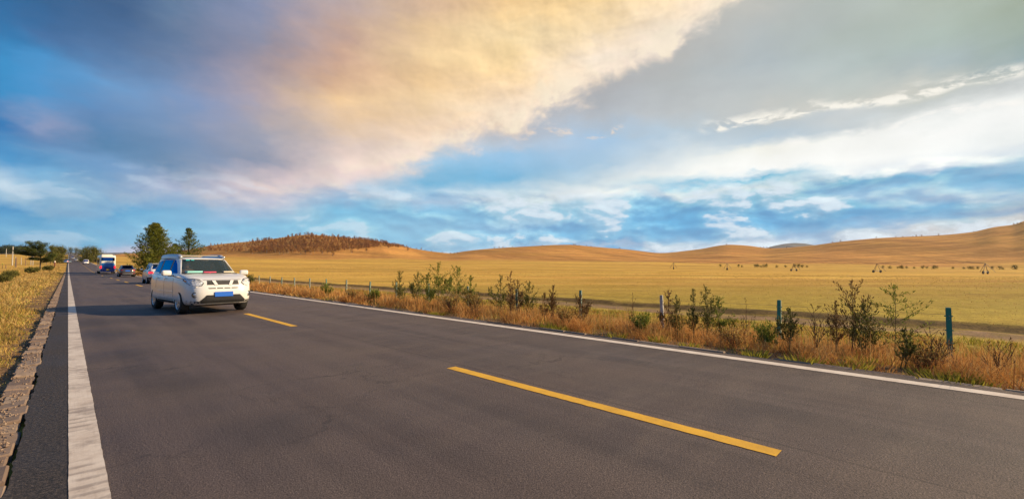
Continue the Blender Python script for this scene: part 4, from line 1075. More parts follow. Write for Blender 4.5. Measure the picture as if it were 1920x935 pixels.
def kerb(xa, xb, top, y0, y1, ln, seed, label, rows=1):
    r = random.Random(seed); V = []; F = []; T = []
    for row in range(rows):
        w = (xb - xa) / rows; y = y0 + row * .13
        while y < y1:
            l = ln * r.uniform(.75, 1.25) * (1 if y < 60 else 4)
            a = xa + row * w + .008 + r.uniform(-.022, .022); b_ = xa + (row + 1) * w - .008 + r.uniform(-.022, .022)
            z0 = float(zroad(y)); t_ = top + r.uniform(-.022, .014); tl = r.uniform(-.014, .014)
            n = len(V); c = .012
            for (zz, ins) in ((-.12, 0), (t_ - .012, 0), (t_, c)):
                for (xx, yy, sg) in ((a + ins, y + .006 + ins, 1), (b_ - ins, y + .006 + ins + r.uniform(0, .01), -1), (b_ - ins, y + l - .006 - ins, -1), (a + ins, y + l - .006 - ins, 1)):
                    V.append((xx, yy, z0 + zz + tl * sg)); T.append(0)
            tt = r.random()
            for i in range(12): T[n + i] = tt
            F += [(n+8, n+9, n+10, n+11)]
            for k in range(4):
                k2 = (k + 1) % 4
                F += [(n+k, n+k2, n+4+k2, n+4+k), (n+4+k, n+4+k2, n+8+k2, n+8+k)]
            y += l
    o = mesh_np('kerb', V, F, M_stone, attr=T)
    return tag(o, label, None, None, 'structure')
kerb(-.46, -.245, .004, -6, 130, .30, 3, 'worn brown paving stones along the left asphalt edge')
0 and kerb(-.72, -.50, -.012, -6, 5.5, .42, 13, 'outer row of broken paving stones on the near left')
kerb(7.515, 7.63, .012, -6, 120, .62, 5, 'thin pinkish kerb stones along the right asphalt edge')

# ---------------------------------------------------------------- grass
GOLD = [(0, (0.20, 0.10, 0.03)), (.3, (0.36, 0.21, 0.06)), (.6, (0.52, 0.34, 0.11)), (.85, (0.62, 0.45, 0.18)), (1, (0.26, 0.30, 0.04))]
M_dry = tone_mat('dry_grass_blades', GOLD, trans=.35)
M_rus = tone_mat('russet_grass_blades', [(0, (0.20, 0.08, 0.03)), (.4, (0.46, 0.21, 0.06)), (.75, (0.60, 0.33, 0.10)), (1, (0.62, 0.44, 0.20))], trans=.35)
M_grn = tone_mat('green_grass_blades', [(0, (0.09, 0.09, 0.014)), (.5, (0.25, 0.24, 0.03)), (1, (0.44, 0.38, 0.06))], trans=.35)
def blades(name, X, Y, h, w, lean, tone, mat, label, cat, seedz=0.0):
    """two-segment blades, one mesh"""
    n = len(X); Z = height(X, Y) - 0.02 + seedz
    a = rng.uniform(0, 2 * np.pi, n); la = rng.uniform(0, 2 * np.pi, n)
    wx_, wy_ = np.cos(a) * w / 2, np.sin(a) * w / 2
    lx, ly = np.cos(la) * lean * h, np.sin(la) * lean * h
    P = np.zeros((n, 5, 3), np.float32)
    P[:, 0] = np.stack([X - wx_, Y - wy_, Z], 1); P[:, 1] = np.stack([X + wx_, Y + wy_, Z], 1)
    P[:, 2] = np.stack([X - wx_ * .7 + lx * .35, Y - wy_ * .7 + ly * .35, Z + h * .6], 1); P[:, 3] = np.stack([X + wx_ * .7 + lx * .35, Y + wy_ * .7 + ly * .35, Z + h * .6], 1)
    P[:, 4] = np.stack([X + lx, Y + ly, Z + h * (1 - lean * .3)], 1)
    b = np.arange(n)[:, None] * 5
    F = np.concatenate([b + np.array([[0, 1, 3]]), b + np.array([[0, 3, 2]]), b + np.array([[2, 3, 4]])], 0)
    o = mesh_np(name, P.reshape(-1, 3), F, mat, attr=np.repeat(tone, 5))
    return tag(o, label, cat, None, 'stuff')
def scatter(n, x0, x1, y0, y1, dens, near=10.0, clump=1.0, seed=1):
    """points in a strip, thinning with distance from the camera, clumped by noise"""
    r = np.random.default_rng(seed)
    u = r.random(n * 6)
    s0, s1 = np.log(near), np.log(near + y1 - y0)
    Y = y0 + np.exp(s0 + (s1 - s0) * u) - near
    X = r.uniform(x0, x1, len(Y))
    d = dens(X, Y) * (0.5 + 0.5 * clump * fbm(X, Y, 1.7, seed + 40, 3))
    k = r.random(len(Y)) < np.clip(d, 0, 1)
    X, Y = X[k][:n], Y[k][:n]
    return X, Y
def dist(X, Y): return np.sqrt(X**2 + Y**2 + 1)
def wid(X, Y, w0=.005): return np.maximum(w0, dist(X, Y) / 832 * 0.75)
# right verge: russet and gold grass, tallest a metre or two from the asphalt
dR = lambda X, Y: sstep(X, 7.68, 8.5) * (1 - .75 * sstep(X, 12.0, 16.5)) * .9
X, Y = scatter(120000, 7.66, 17.0, -8, 150, dR, 9, 1.0, 21)
hgt = (0.06 + 0.25 * sstep(X, 7.9, 10.0) * (1 - .45 * sstep(X, 11.5, 15))) * rng.uniform(.35, 1.3, len(X)) * np.clip(1 + .75 * fbm(X, Y, 1.9, 77, 3), .25, 2)
hgt = np.clip(hgt, .05, .9)
kd = fbm(X, Y, 3.0, 91, 3) + rng.normal(0, .35, len(X)) > -0.15
tn = np.clip(.5 + .35 * fbm(X, Y, 1.3, 92, 3) + rng.normal(0, .2, len(X)), 0, .92)
blades('russet_grass', X[kd], Y[kd], hgt[kd], wid(X[kd], Y[kd]), rng.uniform(.2, .95, kd.sum()), tn[kd], M_rus, 'reddish brown dry grass on the right verge', 'grass')
blades('dry_grass', X[~kd], Y[~kd], hgt[~kd] * .95, wid(X[~kd], Y[~kd]), rng.uniform(.2, .95, (~kd).sum()), np.where(rng.random((~kd).sum()) < .12, 1.0, tn[~kd]), M_dry, 'straw coloured dry grass on the right verge', 'grass')
X2, Y2 = scatter(60000, 7.8, 12.5, -7, 110, lambda X, Y: np.clip(.25 + 1.2 * fbm(X, Y, 1.4, 301, 3), 0, 1), 8, .4, 302)
blades('tangled_weeds', X2, Y2, rng.uniform(.12, .42, len(X2)) * np.clip(.8 + .6 * fbm(X2, Y2, 1.4, 301, 3), .3, 1.6), wid(X2, Y2, .006), rng.uniform(.7, 1.7, len(X2)), np.clip(.45 + .5 * fbm(X2, Y2, .9, 303, 2) + rng.normal(0, .12, len(X2)), 0, 1), M_rus, 'tangled rust orange growth in the right verge', 'grass')
# seed heads: thin, pale, upright
X, Y = scatter(9000, 8.2, 13.5, -6, 90, lambda X, Y: 0.6 + 0 * X, 8, 1.2, 35)
blades('seed_stalks', X, Y, rng.uniform(.3, .7, len(X)), wid(X, Y, .004) * .8, rng.uniform(.05, .35, len(X)), rng.uniform(.4, .9, len(X)), M_rus, 'tall pale seed stalks above the right verge grass', 'grass')
# green growth towards the track and low along the asphalt
X, Y = scatter(60000, 7.7, 17.5, -8, 120, lambda X, Y: np.clip(sstep(X, 11.5, 13.5) * .8 + (1 - sstep(X, 7.9, 8.6)) * .35 * (fbm(X, Y, 4, 55, 2) > .1) + .5 * (fbm(X, Y, 2.6, 56, 2) > .2), 0, 1), 9, 1.0, 23)
blades('green_grass', X, Y, rng.uniform(.06, .24, len(X)) * (.7 + .4 * sstep(X, 8, 9.5)) * (1 - .3 * sstep(X, 11, 13)), wid(X, Y), rng.uniform(.1, .7, len(X)), rng.uniform(.1, 1, len(X)), M_grn, 'low yellow green grass between fence and verge', 'grass')
# short stubble of the meadow
X, Y = scatter(60000, 20.6, 120, -20, 220, lambda X, Y: .8 + 0 * X, 30, .8, 25)
blades('meadow_stubble', X, Y, rng.uniform(.03, .10, len(X)), wid(X, Y) * .9, rng.uniform(.2, .8, len(X)), rng.uniform(.25, 1, len(X)), M_dry, 'short yellowed stubble over the meadow', 'grass')
# left verge
hl_ = lambda X, Y: sstep(-X, .50, 1.6)
X, Y = scatter(90000, -11, -.52, 1.2, 190, lambda X, Y: (.35 + .65 * hl_(X, Y)) * (1 - .8 * sstep(-X, 4.0, 8.0)), 5, 1.0, 27)
hgt = (0.07 + 0.34 * sstep(-X, .7, 2.2) * (1 - .75 * sstep(-X, 3.4, 6))) * rng.uniform(.4, 1.2, len(X)) * (1 + .4 * fbm(X, Y, 2.6, 78, 2))
hgt = np.clip(hgt, .04, .8)
gsel = rng.random(len(X)) < np.clip(.22 + .5 * fbm(X, Y, 3.5, 81, 2), .05, .8)
blades('golden_grass', X[~gsel], Y[~gsel], hgt[~gsel], wid(X[~gsel], Y[~gsel]), rng.uniform(.2, .95, (~gsel).sum()), np.clip(rng.normal(.6, .2, (~gsel).sum()), 0, .93), M_dry, 'golden dry grass on the left verge', 'grass')
blades('olive_grass', X[gsel], Y[gsel], hgt[gsel] * .7, wid(X[gsel], Y[gsel]), rng.uniform(.2, .8, gsel.sum()), rng.uniform(.2, 1, gsel.sum()), M_grn, 'green grass mixed into the left verge', 'grass')

X, Y = scatter(60000, -3.4, -.34, .9, 22, lambda X, Y: (.10 * (fbm(X, Y, .6, 12, 2) > .1) + .9 * sstep(-X, .46, .72)), 3, .5, 127)
hgt = (0.06 + 0.26 * sstep(-X, .5, 1.6)) * rng.uniform(.4, 1.3, len(X)) * np.clip(1 + .7 * fbm(X, Y, 1.5, 178, 3), .3, 2)
gs = rng.random(len(X)) < np.clip(.30 + .6 * fbm(X, Y, 1.8, 181, 2), .05, .85)
blades('golden_grass', X[~gs], Y[~gs], hgt[~gs], wid(X[~gs], Y[~gs], .0045), rng.uniform(.2, .8, (~gs).sum()), np.clip(rng.normal(.55, .22, (~gs).sum()), 0, .93), M_dry, 'golden dry grass close to the left paving stones', 'grass')
blades('olive_grass', X[gs], Y[gs], hgt[gs] * .85, wid(X[gs], Y[gs], .0045), rng.uniform(.2, .9, gs.sum()), rng.uniform(.2, 1, gs.sum()), M_grn, 'green tufted grass close to the left paving stones', 'grass')

# crumbs of stone and soil along both edges
r_ = np.random.default_rng(77); n_ = 5200
Yp = 1 + 40 * r_.random(n_) ** 1.6; Xp = np.where(r_.random(n_) < .5, -.29 - np.abs(r_.normal(0, .16, n_)), 7.62 + np.abs(r_.normal(0, .18, n_)))
Zp = np.where(Xp > -.47, .0, height(Xp, Yp)); Zp = np.where(Xp > 7.6, height(Xp, Yp) + .01, Zp)
sz = r_.uniform(.004, .018, n_)
oc = np.array([[1,0,0],[0,1,0],[-1,0,0],[0,-1,0],[0,0,1],[0,0,-.6]]); of = np.array([[0,1,4],[1,2,4],[2,3,4],[3,0,4],[1,0,5],[2,1,5],[3,2,5],[0,3,5]])
Vp = (oc[None] * r_.uniform(.6, 1.3, (n_, 6, 1))) * sz[:, None, None] + np.stack([Xp, Yp, Zp + sz * .4], 1)[:, None]
tag(mesh_np('gravel', Vp.reshape(-1, 3), (of[None] + (np.arange(n_) * 6)[:, None, None]).reshape(-1, 3), M_stone, attr=np.repeat(r_.random(n_), 6)), 'small stones and crumbs of soil along the asphalt edges', 'gravel', None, 'stuff')

# ---------------------------------------------------------------- leafy things
def tube(V, F, T, a, b, ra, rb, tone, n=5):
    a = Vector(a); b = Vector(b); d = (b - a)
    if d.length < 1e-6: return
    q = d.to_track_quat('Z', 'Y'); s0 = len(V)
    for (c, r_) in ((a, ra), (b, rb)):
        for k in range(n):
            v = q @ Vector((r_ * math.cos(2*math.pi*k/n), r_ * math.sin(2*math.pi*k/n), 0)) + c
            V.append(v[:]); T.append(tone)
    for k in range(n): F.append((s0 + k, s0 + (k+1) % n, s0 + n + (k+1) % n, s0 + n + k))
def leaf(V, F, T, p, d, L, w, tone, r):
    d = Vector(d).normalized(); s = d.cross(Vector((r.uniform(-1, 1), r.uniform(-1, 1), r.uniform(-1, 1)))).normalized()
    p = Vector(p); n = len(V)
    V += [(p - s * w * .15)[:], (p + d * L * .5 + s * w / 2)[:], (p + d * L)[:], (p + d * L * .45 - s * w / 2)[:]]
    T += [tone] * 4; F.append((n, n+1, n+2, n+3))
M_wgreen = tone_mat('weed_green', [(0, (0.06, 0.08, 0.014)), (.5, (0.18, 0.22, 0.035)), (1, (0.36, 0.37, 0.07))], trans=.3)
M_wdark = tone_mat('weed_dark', [(0, (0.045, 0.048, 0.014)), (.5, (0.13, 0.13, 0.032)), (1, (0.28, 0.25, 0.07))], trans=.2)
M_wbrown = tone_mat('weed_brown', [(0, (0.08, 0.04, 0.018)), (.5, (0.20, 0.11, 0.04)), (1, (0.36, 0.23, 0.09))], trans=.15)
M_stem = material('weed_stem', color=(0.11, 0.085, 0.03), rough=0.9, vary=.3)
M_stemb = material('weed_stem_brown', color=(0.09, 0.04, 0.025), rough=0.9, vary=.3)
def weed(name, px, ytop, wpx, kind, label, X=9.5, group=None, leafy=1.0, bottom=0.25):
    """one tall upright weed: stem, raised side branches with seed clusters"""
    r = random.Random(int(px * 7 + ytop))
    wpx = wpx * (1.25 if kind in ('green', 'dark', 'brown') else 1); D = FPX * X / (S2 * (px - 128.0)); P0 = pt(px, D, z=0); gz = ground(P0.x, P0.y)
    ztop = pt(px, D, y=ytop).z; H = max(.25, ztop - gz + .04); Wd = wpx * D / FPX
    Vs, Fs, Ts = [], [], []; Vl, Fl, Tl = [], [], []
    nst = {'green': 3, 'dark': 3, 'brown': 3, 'bare': 3, 'wide': 1, 'bush': 12, 'scrub': 16}[kind]
    lsz = .036 * (1 + D / 22)
    def cluster(p, d, size, dens):
        for _ in range(dens):
            dd = Vector(d) + Vector((r.gauss(0, .6), r.gauss(0, .6), r.gauss(.1, .5)))
            leaf(Vl, Fl, Tl, Vector(p) + Vector((r.gauss(0, size), r.gauss(0, size), r.gauss(0, size))), dd, lsz * r.uniform(.6, 1.5), lsz * .34, r.random() ** 1.1, r)
    for st in range(nst):
        lean = Vector((r.uniform(-1, 1), r.uniform(-1, 1), 0)) * Wd * (.42 if st else .04)
        if kind in ('bush', 'scrub'): lean = Vector((r.uniform(-1, 1), r.uniform(-1, 1), 0)) * Wd * .6
        hh = H * (1.0 if st == 0 else r.uniform(.4, .8))
        base = Vector((r.uniform(-.04, .04), r.uniform(-.04, .04), 0))
        pts_ = [base + lean * t ** 1.5 + Vector((0, 0, hh * t)) + Vector((math.sin(t * 5 + st), math.cos(t * 4), 0)) * .012 for t in [k / 9 for k in range(10)]]
        for k in range(9): tube(Vs, Fs, Ts, pts_[k], pts_[k+1], max(.008 * (1 - k / 11), D / 4200), max(.008 * (1 - (k+1) / 11), D / 4400), .5)
        nb = {'green': 12, 'dark': 10, 'brown': 9, 'bare': 9, 'wide': 18, 'bush': 7, 'scrub': 8}[kind]
        for i in range(nb):
            t = bottom + (1 - bottom) * (i + r.random()) / nb
            p = base + lean * t ** 1.5 + Vector((0, 0, hh * t)); az = i * 2.4 + r.uniform(-.4, .4)
            ln = Wd * (.80 if kind != 'wide' else .72) * (1 - t) ** .6 * r.uniform(.6, 1.1) + .03
            el = r.uniform(.75, 1.25) if kind != 'wide' else r.uniform(.15, .7)
            d = Vector((math.cos(az) * math.cos(el), math.sin(az) * math.cos(el), math.sin(el)))
            q = p + d * ln * 1.15
            tube(Vs, Fs, Ts, p, q, max(.004, D / 6000), max(.002, D / 8000), .6, 3)
            if kind != 'bare' or r.random() < .35:
                m_ = max(2, int(5 * leafy * min(2.4, ln / .12)))
                for j in range(m_):
                    tt = (j + .5) / m_
                    cluster(p + (q - p) * (.2 + .85 * tt), d + Vector((0, 0, .4)), .010 + .008 * ln / .2, 3 if kind not in ('bare', 'bush') else 1)
        if kind not in ('bare', 'bush'):
            for j in range(12): cluster(base + lean + Vector((0, 0, hh * (.78 + .24 * j / 12))), (0, 0, 1), .008, int(2 * leafy) + 1)
    lm = {'green': M_wgreen, 'wide': M_wgreen, 'dark': M_wdark, 'brown': M_wbrown, 'bare': M_wbrown, 'bush': M_dry, 'scrub': M_wdark}[kind]
    o = empty(name, (P0.x, P0.y, gz - .03), 0, label, 'weed' if kind not in ('bush', 'scrub') else 'bush', group)
    mesh_np('stem', Vs, Fs, M_stemb if kind in ('brown', 'bare', 'bush') else M_stem, parent=o)
    if Vl: mesh_np('leaves', Vl, Fl, lm, parent=o, attr=Tl)
    return o
W_ = [('tall_weed', 751, 511, 26, 'dark', 'short dark weed at the far left end of the tall weeds', 9.6),
 ('tall_weed', 781, 513, 26, 'dark', 'slim dark green weed second from the left on the right verge', 9.6),
 ('tall_weed', 801, 519, 40, 'green', 'bushy green weed just left of the tallest green weed', 9.4),
 ('tall_weed', 822, 496, 42, 'green', 'tallest green weed of the left cluster with a forked tip', 9.6),
 ('tall_weed', 856, 503, 44, 'green', 'wide yellow green weed right of the tallest one', 9.6),
 ('tall_weed', 883, 519, 24, 'green', 'small olive weed leaning beside the brown bush', 9.8),
 ('dry_bush', 888, 540, 34, 'bush', 'dense rust brown bush at the foot of the left weeds', 9.2),
 ('dry_bush', 848, 552, 40, 'bush', 'pale dry bush below the tallest weeds', 8.9),
 ('tall_weed', 937, 520, 30, 'dark', 'dark green spire weed left of the teal post', 9.4),
 ('tall_weed', 957, 512, 26, 'brown', 'thin brown weed with a high pointed tip left of the teal post', 9.8),
 ('tall_weed', 972, 528, 30, 'brown', 'brown weed standing in front of a teal post', 9.6),
 ('tall_weed', 990, 533, 34, 'dark', 'open olive weed right of the brown one', 9.8),
 ('tall_weed', 1019, 551, 14, 'brown', 'small brown seed spike left of the lone brown weed', 10.0),
 ('tall_weed', 1037, 538, 22, 'brown', 'lone brown weed between the two post gaps', 9.8),
 ('tall_weed', 1090, 560, 34, 'brown', 'leaning brown weed left of the bright teal post', 9.6),
 ('tall_weed', 1184, 549, 16, 'bare', 'thin bare stalk left of the white post', 9.8),
 ('tall_weed', 1252, 548, 34, 'brown', 'dark brown drooping weed right of the white post', 9.9),
 ('tall_weed', 1271, 557, 24, 'dark', 'low olive weed beside the drooping brown one', 9.8),
 ('tall_weed', 1298, 546, 24, 'dark', 'narrow dark weed in the middle of the central group', 9.6),
 ('tall_weed', 1324, 541, 40, 'dark', 'tall open weed with ragged branches in the central group', 9.7),
 ('tall_weed', 1348, 560, 34, 'green', 'green weed at the right side of the central group', 9.6),
 ('tall_weed', 1392, 566, 26, 'bare', 'leafless reddish stalk left of the second last post', 9.9),
 ('tall_weed', 1480, 586, 40, 'dark', 'dark green clump leaning left below the second last post', 8.9),
 ('tall_weed', 1528, 576, 62, 'bare', 'bare dark twigs spreading beside the dark green clump', 9.0),
 ('tall_weed', 1566, 568, 24, 'brown', 'short brown weed left of the tallest brown weed', 9.7),
 ('tall_weed', 1592, 529, 74, 'brown', 'tallest brown seeding weed with a forked crown', 9.6),
 ('tall_weed', 1620, 575, 70, 'dark', 'broad olive undergrowth weed between the two tallest plants', 9.4),
 ('tall_weed', 1678, 539, 120, 'wide', 'wide bright green weed with spreading branches near the last post', 9.7),
 ('tall_weed', 1688, 622, 30, 'dark', 'small dark spike weed low in front of the wide green weed', 8.7),
 ('tall_weed', 1745, 620, 60, 'bare', 'bare leaning stalks right of the wide green weed', 9.0),
 ('tall_weed', 1862, 650, 70, 'bare', 'bare reddish stalks at the right end of the verge', 9.0),
 ('tall_weed', 468, 517, 16, 'dark', 'small green weed behind the nose of the near SUV', 9.4)]
XW = [(612, 535, 18, 'green', 'low green plume behind the verge edge'), (660, 541, 22, 'bush', 'low straw clump near the far posts'), (700, 548, 24, 'green', 'yellow green clump left of the first tall weed'),
      (1062, 580, 34, 'bush', 'straw coloured clump below the lone brown weed'), (1205, 596, 34, 'green', 'green clump in front of the white post'), (1372, 618, 44, 'bush', 'rusty clump right of the central weeds'), (1430, 618, 44, 'green', 'yellow green clump left of the second last post'),
      (1725, 660, 64, 'bush', 'straw clump between the wide weed and the last post')]
for w in W_: weed(w[0], w[1], w[2], w[3], w[4], w[5], w[6], 'weeds along the right verge')
for px, yt, wd, kd_, lb in XW: weed('low_weed', px, yt, wd, kd_, lb, {'x': 0}.get('y', 8.9), 'low scrub in the right verge')
for px, D_, h_, w_, lb in ((20, 62, .6, 1.3, 'dark olive scrub at the left picture edge'), (60, 84, .7, 1.6, 'low scrub left of the spreading tree foot'), (92, 96, .8, 1.6, 'scrub right of the spreading tree foot'), (6, 40, .55, 1.2, 'nearest olive scrub at the left picture edge')):
    X_ = (px - 128) * S2 * D_ / FPX; p_ = pt(px, D_, z=0); zz_ = ground(p_.x, p_.y) + h_
    yt_ = CY - (FPX * (math.cos(PITCH) * (zz_ - CH) - D_ * math.sin(PITCH)) / (D_ * math.cos(PITCH) + (zz_ - CH) * math.sin(PITCH)))
    weed('scrub', px, yt_, w_ * FPX / D_, 'scrub', lb, X_, 'scrub in the left verge')
# green tufts beside the right edge
def tuft(px, X, s, label):
    r = random.Random(px); D = FPX * X / (S2 * (px - 128.0)); P0 = pt(px, D, z=0)
    V, F, T = [], [], []
    for _ in range(110):
        a = r.uniform(0, 6.28); rr = r.random() ** .6 * s; d = Vector((math.cos(a) * .5, math.sin(a) * .5, r.uniform(.4, 1.1)))
        leaf(V, F, T, (math.cos(a) * rr * .7, math.sin(a) * rr * .7, 0), d, r.uniform(.08, .2), .018, r.uniform(.3, 1), r)
    o = mesh_np('grass_tuft', V, F, M_grn, attr=T, loc=(P0.x, P0.y, ground(P0.x, P0.y) - .01))
    tag(o, label, 'tuft', 'green tufts by the right edge line')
for px, X, s, lb in ((821, 7.85, .28, 'green tuft by the edge line below the tallest left weeds'), (1027, 8.1, .2, 'bright green tuft below the lone brown weed'), (1050, 7.9, .24, 'larger green tuft right of the bright one'), (1155, 7.85, .24, 'green tuft below the bright teal post'),
                     (1232, 8.0, .2, 'green tuft near the foot of the white post'), (1288, 7.8, .2, 'small tuft under the central weeds'), (1412, 7.8, .22, 'green tuft left of the dark clump'), (1500, 7.85, .34, 'wide green tuft in front of the bare twigs'), (1590, 7.8, .3, 'tuft by the edge under the tallest brown weed'),
                     (1608, 8.6, .2, 'small leafy tuft in the russet grass'), (1760, 7.95, .5, 'large bright green patch near the last post'), (1800, 7.85, .4, 'green patch at the right end of the edge line')):
    tuft(px, X, s, lb)

# ---------------------------------------------------------------- fence posts (right)
def post_mat(t, b):
    tc = t.new('ShaderNodeTexCoord').outputs['Object']; x, y, z = t.xyz(tc); n = t.noise(tc, 18, 6, 0.7)
    nn = t.vm('DOT_PRODUCT', t.new('ShaderNodeNewGeometry').outputs['Normal'], (-1.0, 0.0, 0.0))
    paintf = t.m('MULTIPLY', t.mr(n, 0.68, 0.58), t.mr(nn, -0.3, 0.2))
    c = t.mix(t.m('MULTIPLY', paintf, t.mr(z, .42, .52)), (0.36, 0.34, 0.29), (0.02, 0.21, 0.16))
    c = t.mix(t.mr(n, 0.55, 0.7, 0, .5), c, (0.12, 0.11, 0.09))
    t.link(c, b.inputs['Base Color']); b.inputs['Roughness'].default_value = 0.85
    bp = t.new('ShaderNodeBump'); bp.inputs['Strength'].default_value = .5; bp.inputs['Distance'].default_value = .01
    t.link(n, bp.inputs['Height']); t.link(bp.outputs[0], b.inputs['Normal'])
M_post = material('painted_concrete_post', post_mat)
M_postg = material('bare_concrete_post', color=(0.42, 0.40, 0.36), rough=.9, vary=.25, scale=14, bump=.4)
post0 = None
bm = bmesh.new(); bmesh.ops.create_cube(bm, size=1); bmesh.ops.scale(bm, vec=(.078, .09, 1.45), verts=bm.verts[:])
for v in bm.verts:
    v.co.z += .725
    if v.co.z > 1: v.co.x *= .9; v.co.y *= .9
bmesh.ops.bevel(bm, geom=bm.edges[:], offset=.008, segments=2, affect='EDGES')
for hz in (.75, 1.0, 1.28):
    ret = bmesh.ops.create_cone(bm, cap_ends=True, segments=8, radius1=.012, radius2=.012, depth=.13)
    bmesh.ops.transform(bm, matrix=Matrix.Translation((0, 0, hz)) @ Matrix.Rotation(R(90), 4, 'X'), verts=ret['verts'])
pm = bpy.data.meshes.new('fence_post'); bm.to_mesh(pm); bm.free(); pm.materials.append(M_post)
plab = {0: 'nearest teal painted fence post at the far right of the verge', 1: 'teal fence post second from the right', 2: 'whitish fence post without teal paint beside the drooping brown weed', 3: 'bright teal fence post alone in the grass', 4: 'teal fence post behind the brown weeds'}
post_pts = []
for k in range(22):
    inv = 6.07e-4 + 1.453e-4 * k; px = 128 + 1 / inv; X = 12.4; D = FPX * X / (S2 * (px - 128)); p = pt(px, D, z=0)
    gz = ground(p.x, p.y)
    o = bpy.data.objects.new('fence_post', pm if k != 2 else pm.copy()); COL.objects.link(o)
    if k == 2: o.data.materials[0] = M_postg
    zt = .56 if p.y < 50 else .56 + float(zroad(p.y)) * .9
    o.location = (p.x, p.y, zt - 1.45 + random.uniform(-.03, .03)); 
    o.rotation_euler = (random.uniform(-.03, .03), random.uniform(-.03, .03) - (.03 if k == 0 else 0), R(3) + random.uniform(-.1, .1))
    post_pts.append(Vector((p.x, p.y, zt)))
    if k == 5: lb = 'pale fence post behind the small olive weed of the left cluster'
    elif k == 6: lb = 'pale fence post behind the bushy green weed of the left cluster'
    else: lb = plab.get(k, 'small pale fence post in the far row behind the verge')
    tag(o, lb, 'fence post', 'concrete posts of the meadow fence')
# thin rusty wires
V, F, T = [], [], []
for a, b_ in zip(post_pts, post_pts[1:]):
    for dz_ in (.12, .40, .66):
        mid_ = (a + b_) / 2 - Vector((0, 0, .02)); o_ = Vector((0, 0, -dz_))
        tube(V, F, T, a + o_, mid_ + o_, .003, .003, .5, 3); tube(V, F, T, mid_ + o_, b_ + o_, .003, .003, .5, 3)
tag(mesh_np('fence_wire', V, F, material('rusty_wire', color=(.16, .12, .09), rough=.7)), 'thin rusty wires strung along the meadow fence posts', 'fence wire')

# ---------------------------------------------------------------- trees
M_bark = material('bark', color=(0.07, 0.05, 0.035), rough=.95, vary=.35, scale=6, bump=.5)
M_pale = material('pale_bark', color=(0.34, 0.29, 0.24), rough=.95, vary=.35, scale=6)
M_con = tone_mat('conifer_needles', [(0, (0.03, 0.045, 0.014)), (.5, (0.085, 0.115, 0.022)), (1, (0.22, 0.22, 0.04))], trans=.2)
M_decid = tone_mat('roadside_foliage', [(0, (0.04, 0.05, 0.018)), (.5, (0.10, 0.11, 0.03)), (1, (0.22, 0.18, 0.045))], trans=.2)
M_aut = tone_mat('autumn_foliage', [(0, (0.13, 0.06, 0.022)), (.5, (0.30, 0.15, 0.045)), (1, (0.50, 0.30, 0.08))], trans=.2)
def conifer(name, base, H, Wd, seed, label, group=None, n_br=54, lf=.34, mat=None, start=.08, shape=.8, cat='tree', skew=0.0, dens=1.0, wob=.35):
    r = random.Random(seed); Vt, Ft, Tt = [], [], []; V, F, T = [], [], []
    top = Vector((r.uniform(-.1, .1), r.uniform(-.1, .1), H))
    for k in range(8):
        a, b_ = k / 8, (k + 1) / 8
        tube(Vt, Ft, Tt, top * a, top * b_, H * .024 * (1 - a * .9), H * .024 * (1 - b_ * .9), .5, 8)
    for i in range(n_br):
        t = start + (1 - start) * ((i + r.random()) / n_br) ** 1.0
        az = i * 2.399 + r.uniform(-.5, .5)
        ln = Wd / 2 * ((1 - t) ** shape) * r.uniform(.55, 1.18) + .12
        ln *= 1 + wob * math.sin(az * 2 + seed) * (1 - t)
        rise = .15 + .75 * t + r.uniform(-.1, .15)
        d = Vector((math.cos(az), math.sin(az), rise)).normalized(); p = top * t; q = p + d * ln
        mid_ = p + d * ln * .5 - Vector((0, 0, ln * .05))
        tube(Vt, Ft, Tt, p, mid_, .035 * (1 - t * .6), .022, .5, 4); tube(Vt, Ft, Tt, mid_, q, .022, .008, .5, 4)
        m_ = int((9 + ln * 9) * dens)
        bt = r.random()
        for j in range(m_):
            u = (.18 + .86 * (j + r.random()) / m_); c = p + (mid_ - p) * min(1, u * 2) if u < .5 else mid_ + (q - mid_) * (u - .5) * 2
            sp = ln * .20 * (1.15 - u) + .05
            for _ in range(3):
                side = Vector((-math.sin(az), math.cos(az), 0)) * r.choice((-1, 1))
                dd = d * r.uniform(.3, .9) + side * r.uniform(.2, .9) + Vector((0, 0, r.uniform(-.1, .7)))
                leaf(V, F, T, c + Vector((r.gauss(0, sp), r.gauss(0, sp), r.gauss(0, sp * .6))), dd, lf * r.uniform(.6, 1.3), lf * .26, min(1, max(0, .45 * bt + .4 * r.random() + .2 * t)), r)
    o = empty(name, base, r.uniform(0, 6), label, cat, group)
    mesh_np('trunk', Vt, Ft, M_bark, parent=o, smooth=True); mesh_np('crown', V, F, mat or M_con, parent=o, attr=T)
    return o
def at_px(px, D, off=-.05):
    p = pt(px, D, z=0); return Vector((p.x, p.y, ground(p.x, p.y) + off))
def top_h(px, D, ytop, base): return pt(px, D, y=ytop).z - base.z
b = at_px(291, 75); conifer('pine_tree', b, top_h(291, 75, 421, b), 9.0, 4, 'broad bushy olive green conifer right of the road behind the near SUV', n_br=190, lf=.32, start=.04, shape=.72, dens=1.2, mat=tone_mat('olive_needles', [(0, (0.04, 0.055, 0.014)), (.5, (0.13, 0.15, 0.022)), (1, (0.30, 0.28, 0.04))], trans=.25), wob=.12)
b = at_px(353, 82); conifer('pine_tree', b, top_h(353, 82, 430, b), 6.8, 9, 'narrower conifer with a pointed top right of the broad bushy one', n_br=80, lf=.34, start=.05, shape=.75)
b = at_px(328, 86); conifer('pine_tree', b, top_h(328, 86, 459, b), 5.0, 19, 'low conifer filling the gap between the two tall ones', n_br=50, lf=.34, start=.05, shape=.6)
